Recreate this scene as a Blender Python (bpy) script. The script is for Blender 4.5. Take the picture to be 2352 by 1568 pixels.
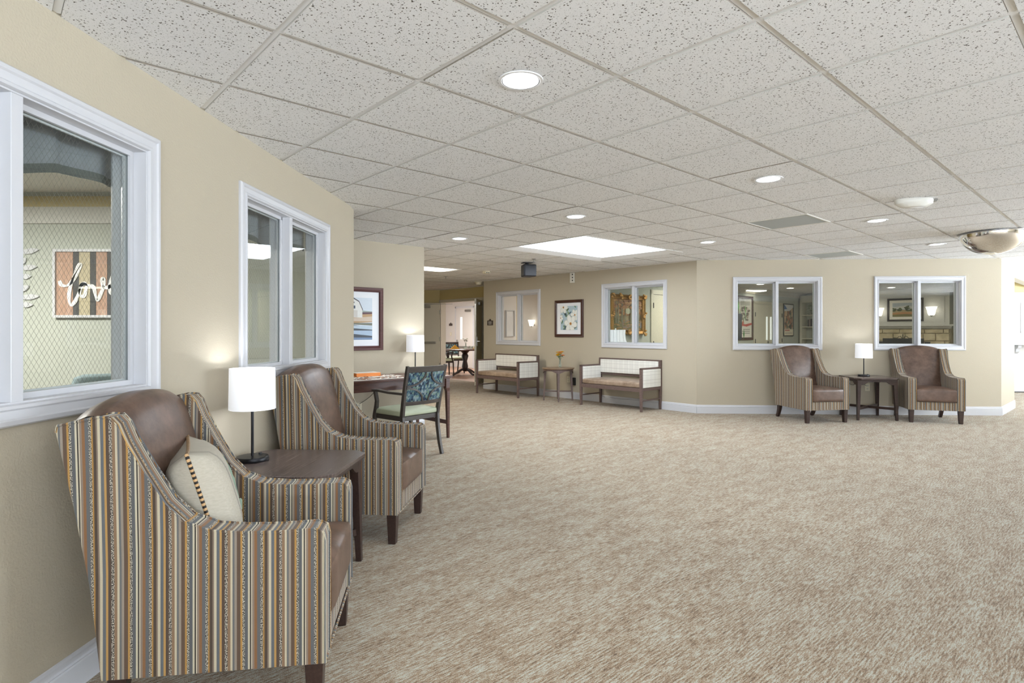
import bpy, bmesh, math, random
from mathutils import Vector, Matrix
random.seed(7)
for o in list(bpy.data.objects): bpy.data.objects.remove(o)
S = bpy.context.scene
COL = S.collection
PI = math.pi
EYE, CEIL, FOC = 1.280, 2.374, 1330.0
# ------------------------------------------------------------------ camera, world, exposure
cam = bpy.data.cameras.new('camera'); cam.sensor_width = 36; cam.lens = FOC*36/2352
cam.shift_y = -(784-759)/2352.0; cam.clip_start = .05; cam.clip_end = 100
co = bpy.data.objects.new('camera', cam); COL.objects.link(co)
co.location = (0, 0, EYE); co.rotation_euler = (PI/2, 0, 0); S.camera = co
w = bpy.data.worlds.new('world'); S.world = w; w.use_nodes = True
w.node_tree.nodes['Background'].inputs[0].default_value = (.93, .96, 1, 1)
w.node_tree.nodes['Background'].inputs[1].default_value = 1.0
S.view_settings.view_transform = 'Standard'; S.view_settings.look = 'None'
S.view_settings.gamma = 1; S.view_settings.use_curve_mapping = False
S.view_settings.exposure = 0.36

def area(name, loc, rot, sx, sy, power, col=(1, 1, 1), spread=PI):
    l = bpy.data.lights.new(name, 'AREA'); l.shape = 'RECTANGLE'; l.size = sx; l.size_y = sy
    l.energy = power; l.color = col; l.spread = spread
    o = bpy.data.objects.new(name, l); COL.objects.link(o); o.location = loc; o.rotation_euler = rot
    return o
# lamps added in made-up rear and side openings, tilted up to brighten the ceiling
for wx in (.6, 4.8): area('window_daylight', (wx, -3.85, 1.22), (-PI/2-1.35, 0, PI), 3.4, 1.9, 520, (.78, .88, 1))
for wy, we in ((3.4, 1500), (7.7, 820)): area('window_daylight', (12.45, wy, 1.22), (-PI/2-1.35, 0, -PI/2), 3.8, 1.9, we, (.77, .88, 1))

# ------------------------------------------------------------------ materials
def lin(c):
    return tuple(((v/255)/12.92 if v/255 <= .04045 else ((v/255+.055)/1.055)**2.4) for v in c)
class NT:
    def __init__(s, name):
        s.m = bpy.data.materials.new(name); s.m.use_nodes = True
        s.t = s.m.node_tree; s.b = s.t.nodes['Principled BSDF']
    def n(s, typ, **k):
        nd = s.t.nodes.new(typ)
        for a, v in k.items():
            if a.startswith('i_'):
                key = a[2:]; key = int(key) if key.isdigit() else key.replace('_', ' ')
                nd.inputs[key].default_value = v
            else: setattr(nd, a, v)
        return nd
    def l(s, a, b): s.t.links.new(a, b)
    def math(s, op, a, b=None, c=None):
        nd = s.t.nodes.new('ShaderNodeMath'); nd.operation = op
        for i, v in enumerate((a, b, c)):
            if v is None: continue
            if isinstance(v, (int, float)): nd.inputs[i].default_value = v
            else: s.l(v, nd.inputs[i])
        return nd.outputs[0]
    def mix(s, f, a, b):
        nd = s.t.nodes.new('ShaderNodeMix'); nd.data_type = 'RGBA'
        for i, v in ((0, f), (6, a), (7, b)):
            if isinstance(v, (int, float)): nd.inputs[i].default_value = v
            elif isinstance(v, tuple): nd.inputs[i].default_value = (*v[:3], 1)
            else: s.l(v, nd.inputs[i])
        return nd.outputs[2]
    def ramp(s, f, stops, const=False):
        nd = s.t.nodes.new('ShaderNodeValToRGB'); r = nd.color_ramp
        if const: r.interpolation = 'CONSTANT'
        while len(r.elements) < len(stops): r.elements.new(.5)
        for e, (p, c) in zip(r.elements, stops): e.position = p
        for e, (p, c) in zip(r.elements, stops): e.color = (*c[:3], 1)
        s.l(f, nd.inputs[0]); return nd.outputs[0]
    def noise(s, vec=None, scale=5, detail=3, rough=.5, stretch=None, rot=None):
        if vec is None: vec = s.n('ShaderNodeTexCoord').outputs['Object']
        if stretch or rot:
            mp = s.n('ShaderNodeMapping')
            if rot: mp.inputs['Rotation'].default_value = rot
            if stretch: mp.inputs['Scale'].default_value = stretch
            s.l(vec, mp.inputs[0]); vec = mp.outputs[0]
        nd = s.n('ShaderNodeTexNoise', i_Scale=scale, i_Detail=detail, i_Roughness=rough)
        s.l(vec, nd.inputs['Vector']); return nd.outputs[0]
    def bump(s, h, dist=.001, strength=1):
        b = s.n('ShaderNodeBump', i_Distance=dist, i_Strength=strength)
        s.l(h, b.inputs['Height']); s.l(b.outputs[0], s.b.inputs['Normal'])
    def base(s, c):
        if isinstance(c, tuple): s.b.inputs['Base Color'].default_value = (*c[:3], 1)
        else: s.l(c, s.b.inputs['Base Color'])
M = {}
def plain(name, rgb, rough=.5, metal=0, var=.06, scale=18, bumpd=0, emit=0, spec=None):
    t = NT(name); c = lin(rgb)
    if var:
        t.base(t.mix(t.noise(scale=scale), tuple(v*(1-var) for v in c), tuple(min(1, v*(1+var)) for v in c)))
    else: t.base(c)
    t.b.inputs['Roughness'].default_value = rough; t.b.inputs['Metallic'].default_value = metal
    if spec is not None: t.b.inputs['Specular IOR Level'].default_value = spec
    if emit:
        t.b.inputs['Emission Color'].default_value = (*c, 1); t.b.inputs['Emission Strength'].default_value = emit
    if bumpd: t.bump(t.noise(scale=scale*6), bumpd)
    M[name] = t.m; return t.m
def wallpaint(name, rgb):
    t = NT(name); c = lin(rgb)
    geo = t.n('ShaderNodeNewGeometry').outputs['Position']
    t.base(t.mix(t.noise(geo, 1.2, 2), tuple(v*.97 for v in c), tuple(v*1.03 for v in c)))
    t.b.inputs['Roughness'].default_value = .75; t.b.inputs['Specular IOR Level'].default_value = .3
    t.bump(t.noise(geo, 120, 3, .55), .003, .6); M[name] = t.m
wallpaint('cream_paint', (185, 175, 155)); wallpaint('sage_paint', (182, 185, 175)); wallpaint('pale_paint', (215, 210, 204))
wallpaint('ivory_paint', (208, 206, 200)); wallpaint('olive_paint', (196, 180, 132)); wallpaint('plaster', (226, 224, 218))
plain('trim_white', (202, 202, 205), .32, var=.01)
plain('trim_cream', (206, 201, 184), .35, var=.02)
plain('tee_white', (240, 240, 240), .45, var=.03)
plain('cone_white', (130, 130, 130), .4, var=0)
plain('tile_edge_pale', (196, 192, 184), .95, var=.1)  # paler copy of tile_edge: light on these sides put into the colour
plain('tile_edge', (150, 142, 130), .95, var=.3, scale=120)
plain('black_metal', (22, 22, 26), .35, .3)
plain('grey_metal', (150, 148, 142), .35, .8)
plain('steel', (185, 186, 188), .25, 1, var=0)
plain('mirror', (245, 245, 246), .02, 1, var=0)
plain('dark_plastic', (36, 38, 44), .45, bumpd=.0004, scale=60)
plain('white_plastic', (228, 226, 218), .4)
plain('outlet_cream', (222, 214, 190), .4)
plain('piping_gold', (176, 150, 110), .8, var=.5, scale=160)
plain('sage_vinyl', (186, 194, 168), .42, var=.03)
plain('orange_card', (232, 140, 66), .6); plain('paper', (236, 230, 220), .7, var=.04)
plain('mat_white', (236, 238, 242), .7, var=.01)
plain('gold_leaf', (176, 130, 62), .38, .6, var=.5, scale=40, bumpd=.003)
plain('green_leaf', (52, 96, 44), .5, var=.3, scale=60); plain('yellow_petal', (246, 206, 40), .6); plain('orange_petal', (240, 136, 24), .6)
plain('white_petal', (240, 240, 232), .6); plain('napkin', (226, 168, 66), .8); plain('terracotta', (120, 70, 44), .7)
plain('brown_plaque', (70, 60, 54), .5); plain('pink_plastic', (220, 140, 150), .5); plain('cord_black', (20, 20, 20), .6, var=0)
plain('carpet_brown', (96, 84, 70), .95); plain('threshold_grey', (90, 88, 86), .6)
plain('porcelain', (242, 240, 236), .2, var=0); plain('teal_upholstery', (150, 168, 172), .85, var=.15, scale=90)
plain('valance_grey', (132, 136, 142), .85, var=.1, scale=30); plain('valance_trim', (84, 88, 84), .85, var=.4, scale=200)
plain('glow_panel', (234, 244, 255), .5, var=0, emit=11.0)
plain('glow_fixture', (255, 248, 232), .5, var=0, emit=3.0)
plain('glow_can', (255, 250, 240), .5, var=0, emit=9.0)
plain('glow_sconce', (255, 248, 236), .5, var=0, emit=1.5)
plain('slit_glass', (236, 240, 236), .2, var=0, emit=.5)  # door glass given emission to look lit; it is no lamp
def shade_mat():
    t = NT('lamp_fabric'); t.base(lin((240, 240, 244))); t.b.inputs['Roughness'].default_value = .9
    t.b.inputs['Emission Color'].default_value = (.93, .95, 1, 1); t.b.inputs['Emission Strength'].default_value = .3
    t.bump(t.noise(scale=300), .0003); M['lamp_fabric'] = t.m
shade_mat()
def wood(name, dark, light, rough=.35, stretch=(1.5, 14, 14), scale=6, streak=.5):
    t = NT(name)
    f = t.noise(scale=scale, detail=6, rough=.65, stretch=stretch)
    t.base(t.ramp(f, [(.3, lin(dark)), (.72, lin(light))])); t.b.inputs['Roughness'].default_value = rough
    t.bump(f, .0006); M[name] = t.m
wood('walnut_dark', (46, 32, 28), (66, 48, 42)); wood('desk_mahogany', (62, 34, 26), (96, 58, 44))
wood('weathered_wood', (78, 62, 56), (124, 104, 98), .5, (3, 22, 22), 7)
wood('bronze_frame', (66, 60, 56), (78, 72, 68), .4)
wood('laminate_top', (66, 55, 52), (112, 98, 92), .24, (1.2, 40, 1.2), 3)
wood('round_top', (120, 96, 76), (150, 124, 100), .3, (1.2, 30, 1.2), 3)
wood('frame_walnut', (58, 30, 22), (78, 44, 32), .35); wood('frame_plum', (76, 46, 46), (100, 66, 64), .3)
wood('espresso', (30, 20, 18), (48, 32, 28), .35)
wood('sign_pine', (164, 128, 108), (194, 160, 138), .7, (14, 1, 1.2), 5); wood('sign_cream', (172, 160, 132), (192, 180, 152), .7, (14, 1, 1.2), 5)
wood('sign_grey', (62, 62, 62), (86, 84, 82), .7, (14, 1, 1.2), 5)
def leather(name, a, b, r0=.34):
    t = NT(name)
    f = t.noise(scale=9, detail=8, rough=.7)
    t.base(t.ramp(f, [(.32, lin(a)), (.68, lin(b))]))
    t.b.inputs['Roughness'].default_value = r0
    t.bump(t.noise(scale=240, detail=2), .0004, .6); M[name] = t.m
leather('brown_leather', (72, 54, 44), (114, 90, 76)); leather('tan_leather', (122, 102, 84), (176, 154, 134), .4)
def stripes():
    t = NT('striped_fabric')
    seq = [(6, (196, 184, 158)), (4, (128, 112, 98)), (7, (78, 64, 52)), (4, (170, 128, 66)), (6, None), (9, (98, 100, 102)),
           (7, (138, 98, 62)), (5, (140, 124, 110)), (3, (200, 190, 166)), (3, (52, 44, 38)), (5, (200, 190, 166)), (8, (92, 94, 96)),
           (6, None), (5, (178, 136, 72)), (9, (98, 78, 62)), (6, (150, 138, 124)), (5, (106, 106, 106)), (5, (196, 184, 158)),
           (7, (138, 110, 84)), (7, None), (8, (84, 68, 56)), (5, (182, 142, 82)), (8, (100, 104, 108))]
    tot = sum(a for a, _ in seq); per = .168
    uv = t.n('ShaderNodeUVMap').outputs[0]; sp = t.n('ShaderNodeSeparateXYZ'); t.l(uv, sp.inputs[0])
    f = t.math('FRACT', t.math('MULTIPLY', sp.outputs[0], 1/per))
    st, mk, p = [], [], 0
    for a, c in seq:
        st.append((p/tot, lin(c if c else (110, 100, 92)))); mk.append((p/tot, (1, 1, 1) if c is None else (0, 0, 0))); p += a
    base = t.ramp(f, st, True); mask = t.ramp(f, mk, True)
    sc = t.n('ShaderNodeMapping'); sc.inputs['Scale'].default_value = (1, .6, 1); t.l(uv, sc.inputs[0])
    tw = t.ramp(t.noise(sc.outputs[0], 420, 2), [(.46, lin((34, 30, 28))), (.56, lin((198, 190, 174)))])
    fib = t.noise(sc.outputs[0], 700, 2)
    c1 = t.mix(mask, base, tw)
    c2 = t.mix(t.math('MULTIPLY', fib, .6), c1, t.mix(.5, c1, (0, 0, 0)))
    t.base(c2); t.b.inputs['Roughness'].default_value = .85
    t.b.inputs['Sheen Weight'].default_value = .15
    t.bump(t.math('ADD', fib, t.math('MULTIPLY', mask, .8)), .0008, .5); M['striped_fabric'] = t.m
stripes()
def plaid():
    t = NT('plaid_fabric'); uv = t.n('ShaderNodeUVMap').outputs[0]; sp = t.n('ShaderNodeSeparateXYZ'); t.l(uv, sp.inputs[0])
    def lines(v, per, off, wd):
        f = t.math('FRACT', t.math('ADD', t.math('MULTIPLY', v, 1/per), off)); return t.math('LESS_THAN', f, wd)
    a = t.math('MAXIMUM', lines(sp.outputs[0], .11, .1, .035), t.math('MAXIMUM', lines(sp.outputs[0], .11, .32, .03), lines(sp.outputs[0], .11, .55, .03)))
    b = t.math('MAXIMUM', lines(sp.outputs[1], .13, .2, .035), lines(sp.outputs[1], .13, .6, .025))
    m = t.math('MULTIPLY', t.math('MAXIMUM', a, b), .55)
    t.base(t.mix(m, lin((232, 230, 222)), lin((138, 128, 120)))); t.b.inputs['Roughness'].default_value = .85; M['plaid_fabric'] = t.m
plaid()
def chevron():
    t = NT('blue_chevron_fabric'); uv = t.n('ShaderNodeUVMap').outputs[0]; sp = t.n('ShaderNodeSeparateXYZ'); t.l(uv, sp.inputs[0])
    u = t.math('MULTIPLY', sp.outputs[0], 1/.021); cell = t.math('FLOOR', u); fr = t.math('FRACT', u)
    v = t.math('MULTIPLY', t.math('SUBTRACT', sp.outputs[1], t.math('MULTIPLY', t.math('ABSOLUTE', t.math('SUBTRACT', fr, .5)), .03)), 1/.017)
    cb = t.n('ShaderNodeCombineXYZ'); t.l(cell, cb.inputs[0]); t.l(t.math('FLOOR', v), cb.inputs[1])
    wn = t.n('ShaderNodeTexWhiteNoise'); t.l(cb.outputs[0], wn.inputs[0])
    big = t.noise(uv, 9, 2)
    f = t.math('ADD', t.math('MULTIPLY', wn.outputs[0], .55), t.math('MULTIPLY', big, .5))
    c = t.ramp(f, [(.0, lin((24, 34, 60))), (.33, lin((44, 74, 100))), (.45, lin((86, 118, 134))), (.56, lin((120, 146, 128))), (.68, lin((150, 168, 170))), (.82, lin((70, 100, 120)))], True)
    c = t.mix(t.math('MULTIPLY', t.noise(uv, 500, 1), .5), c, (.02, .03, .04))
    t.base(c); t.b.inputs['Roughness'].default_value = .85; M['blue_chevron_fabric'] = t.m
chevron()
def linen():
    t = NT('linen_print'); uv = t.n('ShaderNodeUVMap').outputs[0]; sp = t.n('ShaderNodeSeparateXYZ'); t.l(uv, sp.inputs[0])
    def band(c, wd): return t.math('LESS_THAN', t.math('ABSOLUTE', t.math('SUBTRACT', sp.outputs[0], c)), wd)
    m = t.math('MAXIMUM', band(-.10, .006), band(-.085, .002))
    base = t.mix(t.noise(uv, 160, 3), lin((162, 154, 139)), lin((190, 184, 168)))
    t.base(t.mix(t.math('MULTIPLY', t.math('MULTIPLY', m, t.noise(uv, 200, 2)), 1.0), base, lin((96, 92, 92))))
    t.b.inputs['Roughness'].default_value = .9; t.bump(t.noise(uv, 300, 2), .0006); M['linen_print'] = t.m
linen()
def cord():
    t = NT('rope_cord'); uv = t.n('ShaderNodeUVMap').outputs[0]; sp = t.n('ShaderNodeSeparateXYZ'); t.l(uv, sp.inputs[0])
    f = t.math('FRACT', t.math('MULTIPLY', sp.outputs[0], 1/.018))
    t.base(t.ramp(f, [(0, lin((26, 22, 20))), (.5, lin((196, 158, 112)))], True)); M['rope_cord'] = t.m
cord()
def carpet():
    t = NT('carpet'); geo = t.n('ShaderNodeNewGeometry').outputs['Position']
    mp = t.n('ShaderNodeMapping'); mp.inputs['Rotation'].default_value = (0, 0, -math.atan2(.6724, .7402)); t.l(geo, mp.inputs[0])
    st = t.noise(mp.outputs[0], 1, 2, .5, stretch=(17, 135, 1)); st2 = t.noise(mp.outputs[0], 1, 3, .6, stretch=(60, 210, 1))
    big = t.noise(mp.outputs[0], 1, 2, .5, stretch=(3.5, 12, 1)); sp = t.noise(mp.outputs[0], 260, 2, .6)
    f = t.math('ADD', t.math('ADD', t.math('MULTIPLY', st, .42), t.math('MULTIPLY', st2, .34)), t.math('MULTIPLY', big, .15))
    f = t.math('ADD', f, t.math('MULTIPLY', t.math('SUBTRACT', sp, .5), .36))
    c = t.ramp(f, [(.32, lin((88, 70, 52))), (.41, lin((144, 117, 88))), (.465, lin((168, 150, 126))), (.54, lin((188, 188, 174)))])
    sp2 = t.ramp(t.noise(mp.outputs[0], 420, 2, .6), [(.36, lin((110, 100, 92))), (.52, (1, 1, 1))])
    mm = t.n('ShaderNodeMix', data_type='RGBA', blend_type='MULTIPLY'); mm.inputs[0].default_value = .5
    t.l(c, mm.inputs[6]); t.l(sp2, mm.inputs[7]); t.base(mm.outputs[2])
    t.b.inputs['Roughness'].default_value = .95; t.b.inputs['Specular IOR Level'].default_value = .2
    t.b.inputs['Sheen Weight'].default_value = .2
    t.bump(t.math('ADD', sp, st2), .004, .6); M['carpet'] = t.m
carpet()
def floorwood():
    t = NT('plank_floor'); geo = t.n('ShaderNodeNewGeometry').outputs['Position']
    f = t.noise(geo, 1, 4, .6, stretch=(1.5, 9, 1), rot=(0, 0, .83))
    t.base(t.ramp(f, [(.3, lin((150, 112, 90))), (.7, lin((196, 158, 134)))])); t.b.inputs['Roughness'].default_value = .35; M['plank_floor'] = t.m
floorwood()
def tilemat():
    t = NT('acoustic_tile'); tc = t.n('ShaderNodeTexCoord').outputs['Object']; oi = t.n('ShaderNodeObjectInfo')
    ad = t.n('ShaderNodeVectorMath', operation='MULTIPLY_ADD'); t.l(oi.outputs['Random'], ad.inputs[0]); ad.inputs[1].default_value = (37, 91, 53); t.l(tc, ad.inputs[2])
    v = ad.outputs[0]
    def pits(scale, thr, amt):
        vo = t.n('ShaderNodeTexVoronoi', i_Scale=scale, i_Randomness=1.0)
        ds = t.n('ShaderNodeTexNoise', i_Scale=scale*1.1); t.l(v, ds.inputs['Vector'])
        a2 = t.n('ShaderNodeVectorMath', operation='MULTIPLY_ADD'); t.l(ds.outputs['Color'], a2.inputs[0]); a2.inputs[1].default_value = (.7/scale*2,)*3; t.l(v, a2.inputs[2])
        t.l(a2.outputs[0], vo.inputs['Vector'])
        wn = t.n('ShaderNodeSeparateColor'); t.l(vo.outputs['Color'], wn.inputs[0])
        lim = t.math('MULTIPLY', wn.outputs[0], thr)
        return t.math('MULTIPLY', t.math('LESS_THAN', vo.outputs['Distance'], lim), amt)
    m = t.math('MAXIMUM', pits(95, .36, .95), pits(210, .36, .42))
    t.base(t.mix(m, t.mix(t.noise(v, 8, 2), lin((238, 238, 238)), lin((242, 242, 242))), lin((92, 86, 76))))
    t.b.inputs['Roughness'].default_value = .95; t.b.inputs['Specular IOR Level'].default_value = .1
    t.bump(t.math('SUBTRACT', t.noise(v, 120, 2), t.math('MULTIPLY', m, 1.2)), .0012, .5); M['acoustic_tile'] = t.m
tilemat()
def ventmat():
    t = NT('vent_grille'); tc = t.n('ShaderNodeTexCoord').outputs['Object']
    t.base(lin((150, 150, 142))); t.b.inputs['Roughness'].default_value = .5; M['vent_grille'] = t.m
ventmat()
def stonemat():
    t = NT('limestone'); f = t.noise(scale=5, detail=5); t.base(t.ramp(f, [(.3, lin((176, 158, 124))), (.7, lin((222, 206, 172)))])); t.b.inputs['Roughness'].default_value = .9
    t.bump(t.noise(scale=22, detail=5), .01); M['limestone'] = t.m
stonemat()
def glassmat(name='pane_glass', tint=(.97, .99, .975)):
    t = NT(name); t.t.nodes.remove(t.b)
    fr = t.n('ShaderNodeFresnel', i_IOR=1.5); tr = t.n('ShaderNodeBsdfTransparent'); tr.inputs[0].default_value = (*tint, 1)
    gl = t.n('ShaderNodeBsdfGlossy', i_Roughness=0.0); mx = t.n('ShaderNodeMixShader')
    bf = t.n('ShaderNodeNewGeometry').outputs['Backfacing']; t.l(t.math('MINIMUM', t.math('MULTIPLY', t.math('MULTIPLY', fr.outputs[0], t.math('SUBTRACT', 1.0, bf)), 1.4), 1.0), mx.inputs[0]); t.l(tr.outputs[0], mx.inputs[1]); t.l(gl.outputs[0], mx.inputs[2])
    t.l(mx.outputs[0], t.t.nodes['Material Output'].inputs[0]); M[name] = t.m
glassmat()
def glassware():
    t = NT('clear_glass'); t.base((.9, .95, .92)); t.b.inputs['Roughness'].default_value = 0; t.b.inputs['Transmission Weight'].default_value = .9
    t.b.inputs['IOR'].default_value = 1.3; M['clear_glass'] = t.m
glassware()
def flat(rgb):
    k = 'print_%d_%d_%d' % rgb
    if k not in M: plain(k, rgb, .6, var=.05, scale=40)
    return M[k]

# ------------------------------------------------------------------ mesh builder
class MB:
    def __init__(s): s.v, s.f, s.mi, s.sm = [], [], [], []
    def add(s, vs, fs, mi=0, sm=False):
        b = len(s.v); s.v += [tuple(v) for v in vs]
        for f in fs: s.f.append([b+i for i in f]); s.mi.append(mi); s.sm.append(sm)
        return s
    def box(s, c, d, mi=0, rz=0, M4=None):
        x, y, z = d[0]/2, d[1]/2, d[2]/2
        vs = [Vector((a*x, b*y, e*z)) for e in (-1, 1) for b in (-1, 1) for a in (-1, 1)]
        R = M4 if M4 is not None else Matrix.Rotation(rz, 4, 'Z')
        vs = [R @ v + Vector(c) for v in vs]
        return s.add(vs, [(0, 2, 3, 1), (4, 5, 7, 6), (0, 1, 5, 4), (2, 6, 7, 3), (0, 4, 6, 2), (1, 3, 7, 5)], mi)
    def box2(s, a, b, mi=0): return s.box([(a[i]+b[i])/2 for i in range(3)], [abs(b[i]-a[i]) for i in range(3)], mi)
    def prism(s, poly, a, b, axis='x', mi=0, sm=False):
        n = len(poly)
        def P(t, p):
            return (t, p[0], p[1]) if axis == 'x' else ((p[0], t, p[1]) if axis == 'y' else (p[0], p[1], t))
        vs = [P(a, p) for p in poly] + [P(b, p) for p in poly]
        fs = [[i, (i+1) % n, n+(i+1) % n, n+i] for i in range(n)]
        ar = sum(poly[i][0]*poly[(i+1) % n][1]-poly[(i+1) % n][0]*poly[i][1] for i in range(n))
        fs += [list(range(n))[::-1], [n+i for i in range(n)]]
        flip = (ar < 0) ^ (axis == 'y') ^ (b < a)
        if flip: fs = [f[::-1] for f in fs]
        b0 = len(s.f); s.add(vs, fs, mi)
        if sm:
            for k in range(n): s.sm[b0+k] = True
        return s
    def lathe(s, prof, n=24, c=(0, 0, 0), mi=0, sm=True, M4=None):
        vs = []
        for r, z in prof:
            for k in range(n):
                a = 2*PI*k/n; v = Vector((r*math.cos(a), r*math.sin(a), z))
                if M4 is not None: v = M4 @ v
                vs.append((v.x+c[0], v.y+c[1], v.z+c[2]))
        fs = [[i*n+k, i*n+(k+1) % n, (i+1)*n+(k+1) % n, (i+1)*n+k] for i in range(len(prof)-1) for k in range(n)]
        s.add(vs, fs, mi, sm)
        b = len(s.v)-len(vs)
        if prof[0][0] > 1e-5: s.f.append([b+k for k in range(n)][::-1]); s.mi.append(mi); s.sm.append(False)
        if prof[-1][0] > 1e-5: s.f.append([b+(len(prof)-1)*n+k for k in range(n)]); s.mi.append(mi); s.sm.append(False)
        return s
    def lathe_open(s, prof, n=24, c=(0, 0, 0), mi=0):
        vs = [(r*math.cos(2*PI*k/n)+c[0], r*math.sin(2*PI*k/n)+c[1], z+c[2]) for r, z in prof for k in range(n)]
        fs = [[i*n+k, i*n+(k+1) % n, (i+1)*n+(k+1) % n, (i+1)*n+k] for i in range(len(prof)-1) for k in range(n)]
        return s.add(vs, fs, mi, True)
    def tube(s, pts, r, n=8, mi=0, cap=True):
        pts = [Vector(p) for p in pts]; rs = r if isinstance(r, (list, tuple)) else [r]*len(pts)
        up = Vector((0, 0, 1)); vs = []; prev = None
        for i, p in enumerate(pts):
            t = (pts[min(i+1, len(pts)-1)]-pts[max(i-1, 0)]).normalized()
            if prev is None: a = t.cross(up if abs(t.z) < .9 else Vector((1, 0, 0))).normalized()
            else: a = (prev-t*prev.dot(t)).normalized()
            prev = a; b = t.cross(a)
            for k in range(n):
                g = 2*PI*k/n; vs.append(p+(a*math.cos(g)+b*math.sin(g))*rs[i])
        fs = [[i*n+k, i*n+(k+1) % n, (i+1)*n+(k+1) % n, (i+1)*n+k] for i in range(len(pts)-1) for k in range(n)]
        fs = [f[::-1] for f in fs]
        s.add(vs, fs, mi, True)
        if cap:
            m = len(vs); s.add(vs[:n], [list(range(n))], mi); s.add(vs[m-n:], [list(range(n))[::-1]], mi)
        return s
    def bar(s, pts, side, w_, h_, mi=0):
        """rectangular section swept along pts; side = width direction; w_/h_ scalar or list"""
        pts = [Vector(p) for p in pts]; side = Vector(side).normalized(); vs = []
        W = w_ if isinstance(w_, (list, tuple)) else [w_]*len(pts); H = h_ if isinstance(h_, (list, tuple)) else [h_]*len(pts)
        for i, p in enumerate(pts):
            t = (pts[min(i+1, len(pts)-1)]-pts[max(i-1, 0)]).normalized()
            a = (side-t*side.dot(t)).normalized(); b = t.cross(a)
            for x, y in ((-1, -1), (1, -1), (1, 1), (-1, 1)): vs.append(p+a*x*W[i]/2+b*y*H[i]/2)
        fs = [[i*4+k, i*4+(k+1) % 4, (i+1)*4+(k+1) % 4, (i+1)*4+k] for i in range(len(pts)-1) for k in range(4)]
        m = len(vs); fs += [[3, 2, 1, 0], [m-4, m-3, m-2, m-1]]
        return s.add(vs, fs, mi)
    def frame(s, x0, z0, x1, z1, prof, mi=0):
        """mitred frame in XZ plane, prof = closed loop of (inset, y)"""
        n = len(prof); vs = []
        for o, y in prof:
            vs += [(x0+o, y, z0+o), (x1-o, y, z0+o), (x1-o, y, z1-o), (x0+o, y, z1-o)]
        fs = []
        for i in range(n):
            j = (i+1) % n
            for k in range(4):
                l = (k+1) % 4; fs.append([i*4+k, i*4+l, j*4+l, j*4+k])
        return s.add(vs, fs, mi)
    def grid(s, fn, nu, nv, mi=0, closed=False):
        vs = [fn(i/nu, j/nv) for j in range(nv+1) for i in range(nu+1)]
        fs = [[j*(nu+1)+i, j*(nu+1)+i+1, (j+1)*(nu+1)+i+1, (j+1)*(nu+1)+i] for j in range(nv) for i in range(nu)]
        return s.add(vs, fs, mi, True)
    def cushion(s, c, d, puff=.02, r=.03, n=8, M4=None):
        """rounded box cushion with crowned top"""
        bm = bmesh.new(); bmesh.ops.create_cube(bm, size=1)
        bmesh.ops.subdivide_edges(bm, edges=bm.edges[:], cuts=n, use_grid_fill=True)
        vs = []
        for v in bm.verts:
            p = v.co*2; q = Vector((p.x*d[0]/2, p.y*d[1]/2, p.z*d[2]/2))
            inn = Vector([max(-(d[i]/2-r), min(d[i]/2-r, q[i])) for i in range(3)])
            dv = q-inn
            if dv.length > 1e-6: q = inn+dv.normalized()*r
            fx, fy = 1-p.x**2, 1-p.y**2
            q.z += puff*fx*fy*(1 if p.z > 0 else .2*-1)*abs(p.z)
            if M4 is not None: q = M4 @ q
            vs.append(q+Vector(c))
        s.add(vs, [[v.index for v in f.verts] for f in bm.faces], 0, True); bm.free(); return s
    def build(s, name, mats, parent=None, bevel=0, uv=False, sharp=40, seg=2, smooth=False):
        me = bpy.data.meshes.new(name); me.from_pydata(s.v, [], s.f)
        for m in (mats if isinstance(mats, (list, tuple)) else [mats]): me.materials.append(M[m] if isinstance(m, str) else m)
        for p, mi, sm in zip(me.polygons, s.mi, s.sm): p.material_index = mi; p.use_smooth = sm or smooth
        bm = bmesh.new(); bm.from_mesh(me); bmesh.ops.recalc_face_normals(bm, faces=bm.faces[:])
        if uv:
            L = bm.loops.layers.uv.new('UVMap')
            for f in bm.faces:
                n = f.normal
                for lp in f.loops:
                    x, y, z = lp.vert.co
                    if uv == 'back': u, v = x, z
                    elif abs(n.y) > max(abs(n.x), abs(n.z)): u, v = x, z
                    elif abs(n.x) >= abs(n.z): u, v = y, z
                    else: u, v = (y, x) if uv == 'y' else (x, y)
                    lp[L].uv = (u, v)
        bm.to_mesh(me); bm.free()
        if any(s.sm) or smooth: me.set_sharp_from_angle(angle=math.radians(sharp))
        o = bpy.data.objects.new(name, me); COL.objects.link(o)
        if parent is not None: o.parent = parent
        if bevel:
            b = o.modifiers.new('bevel', 'BEVEL'); b.width = bevel; b.segments = seg; b.limit_method = 'ANGLE'; b.angle_limit = math.radians(35)
        return o
def tag(o, label, cat, group=None, kind=None):
    if label: o['label'] = label
    if cat: o['category'] = cat
    if group: o['group'] = group
    if kind: o['kind'] = kind
    return o
def thing(name, label, cat, loc=(0, 0, 0), rz=0, group=None):
    o = bpy.data.objects.new(name, None); COL.objects.link(o); o.empty_display_size = .1
    o.location = loc; o.rotation_euler = (0, 0, rz); return tag(o, label, cat, group)
def dup(root, loc, rz, label, group=None):
    def cp(o, par):
        c = o.copy(); COL.objects.link(c)
        if par is not None: c.parent = par
        for ch in o.children: cp(ch, c)
        return c
    r = cp(root, None); r.location = loc; r.rotation_euler = (0, 0, rz); r['label'] = label
    if group: r['group'] = group
    return r
def struct(o): o['kind'] = 'structure'; return o
def rot(p, th): return (p[0]*math.cos(th)-p[1]*math.sin(th), p[0]*math.sin(th)+p[1]*math.cos(th))
def onwall(W, s, off=0, z=0):
    (x, y), th = W[0], W[1]; a = rot((s, -off), th); return (x+a[0], y+a[1], z)

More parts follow.
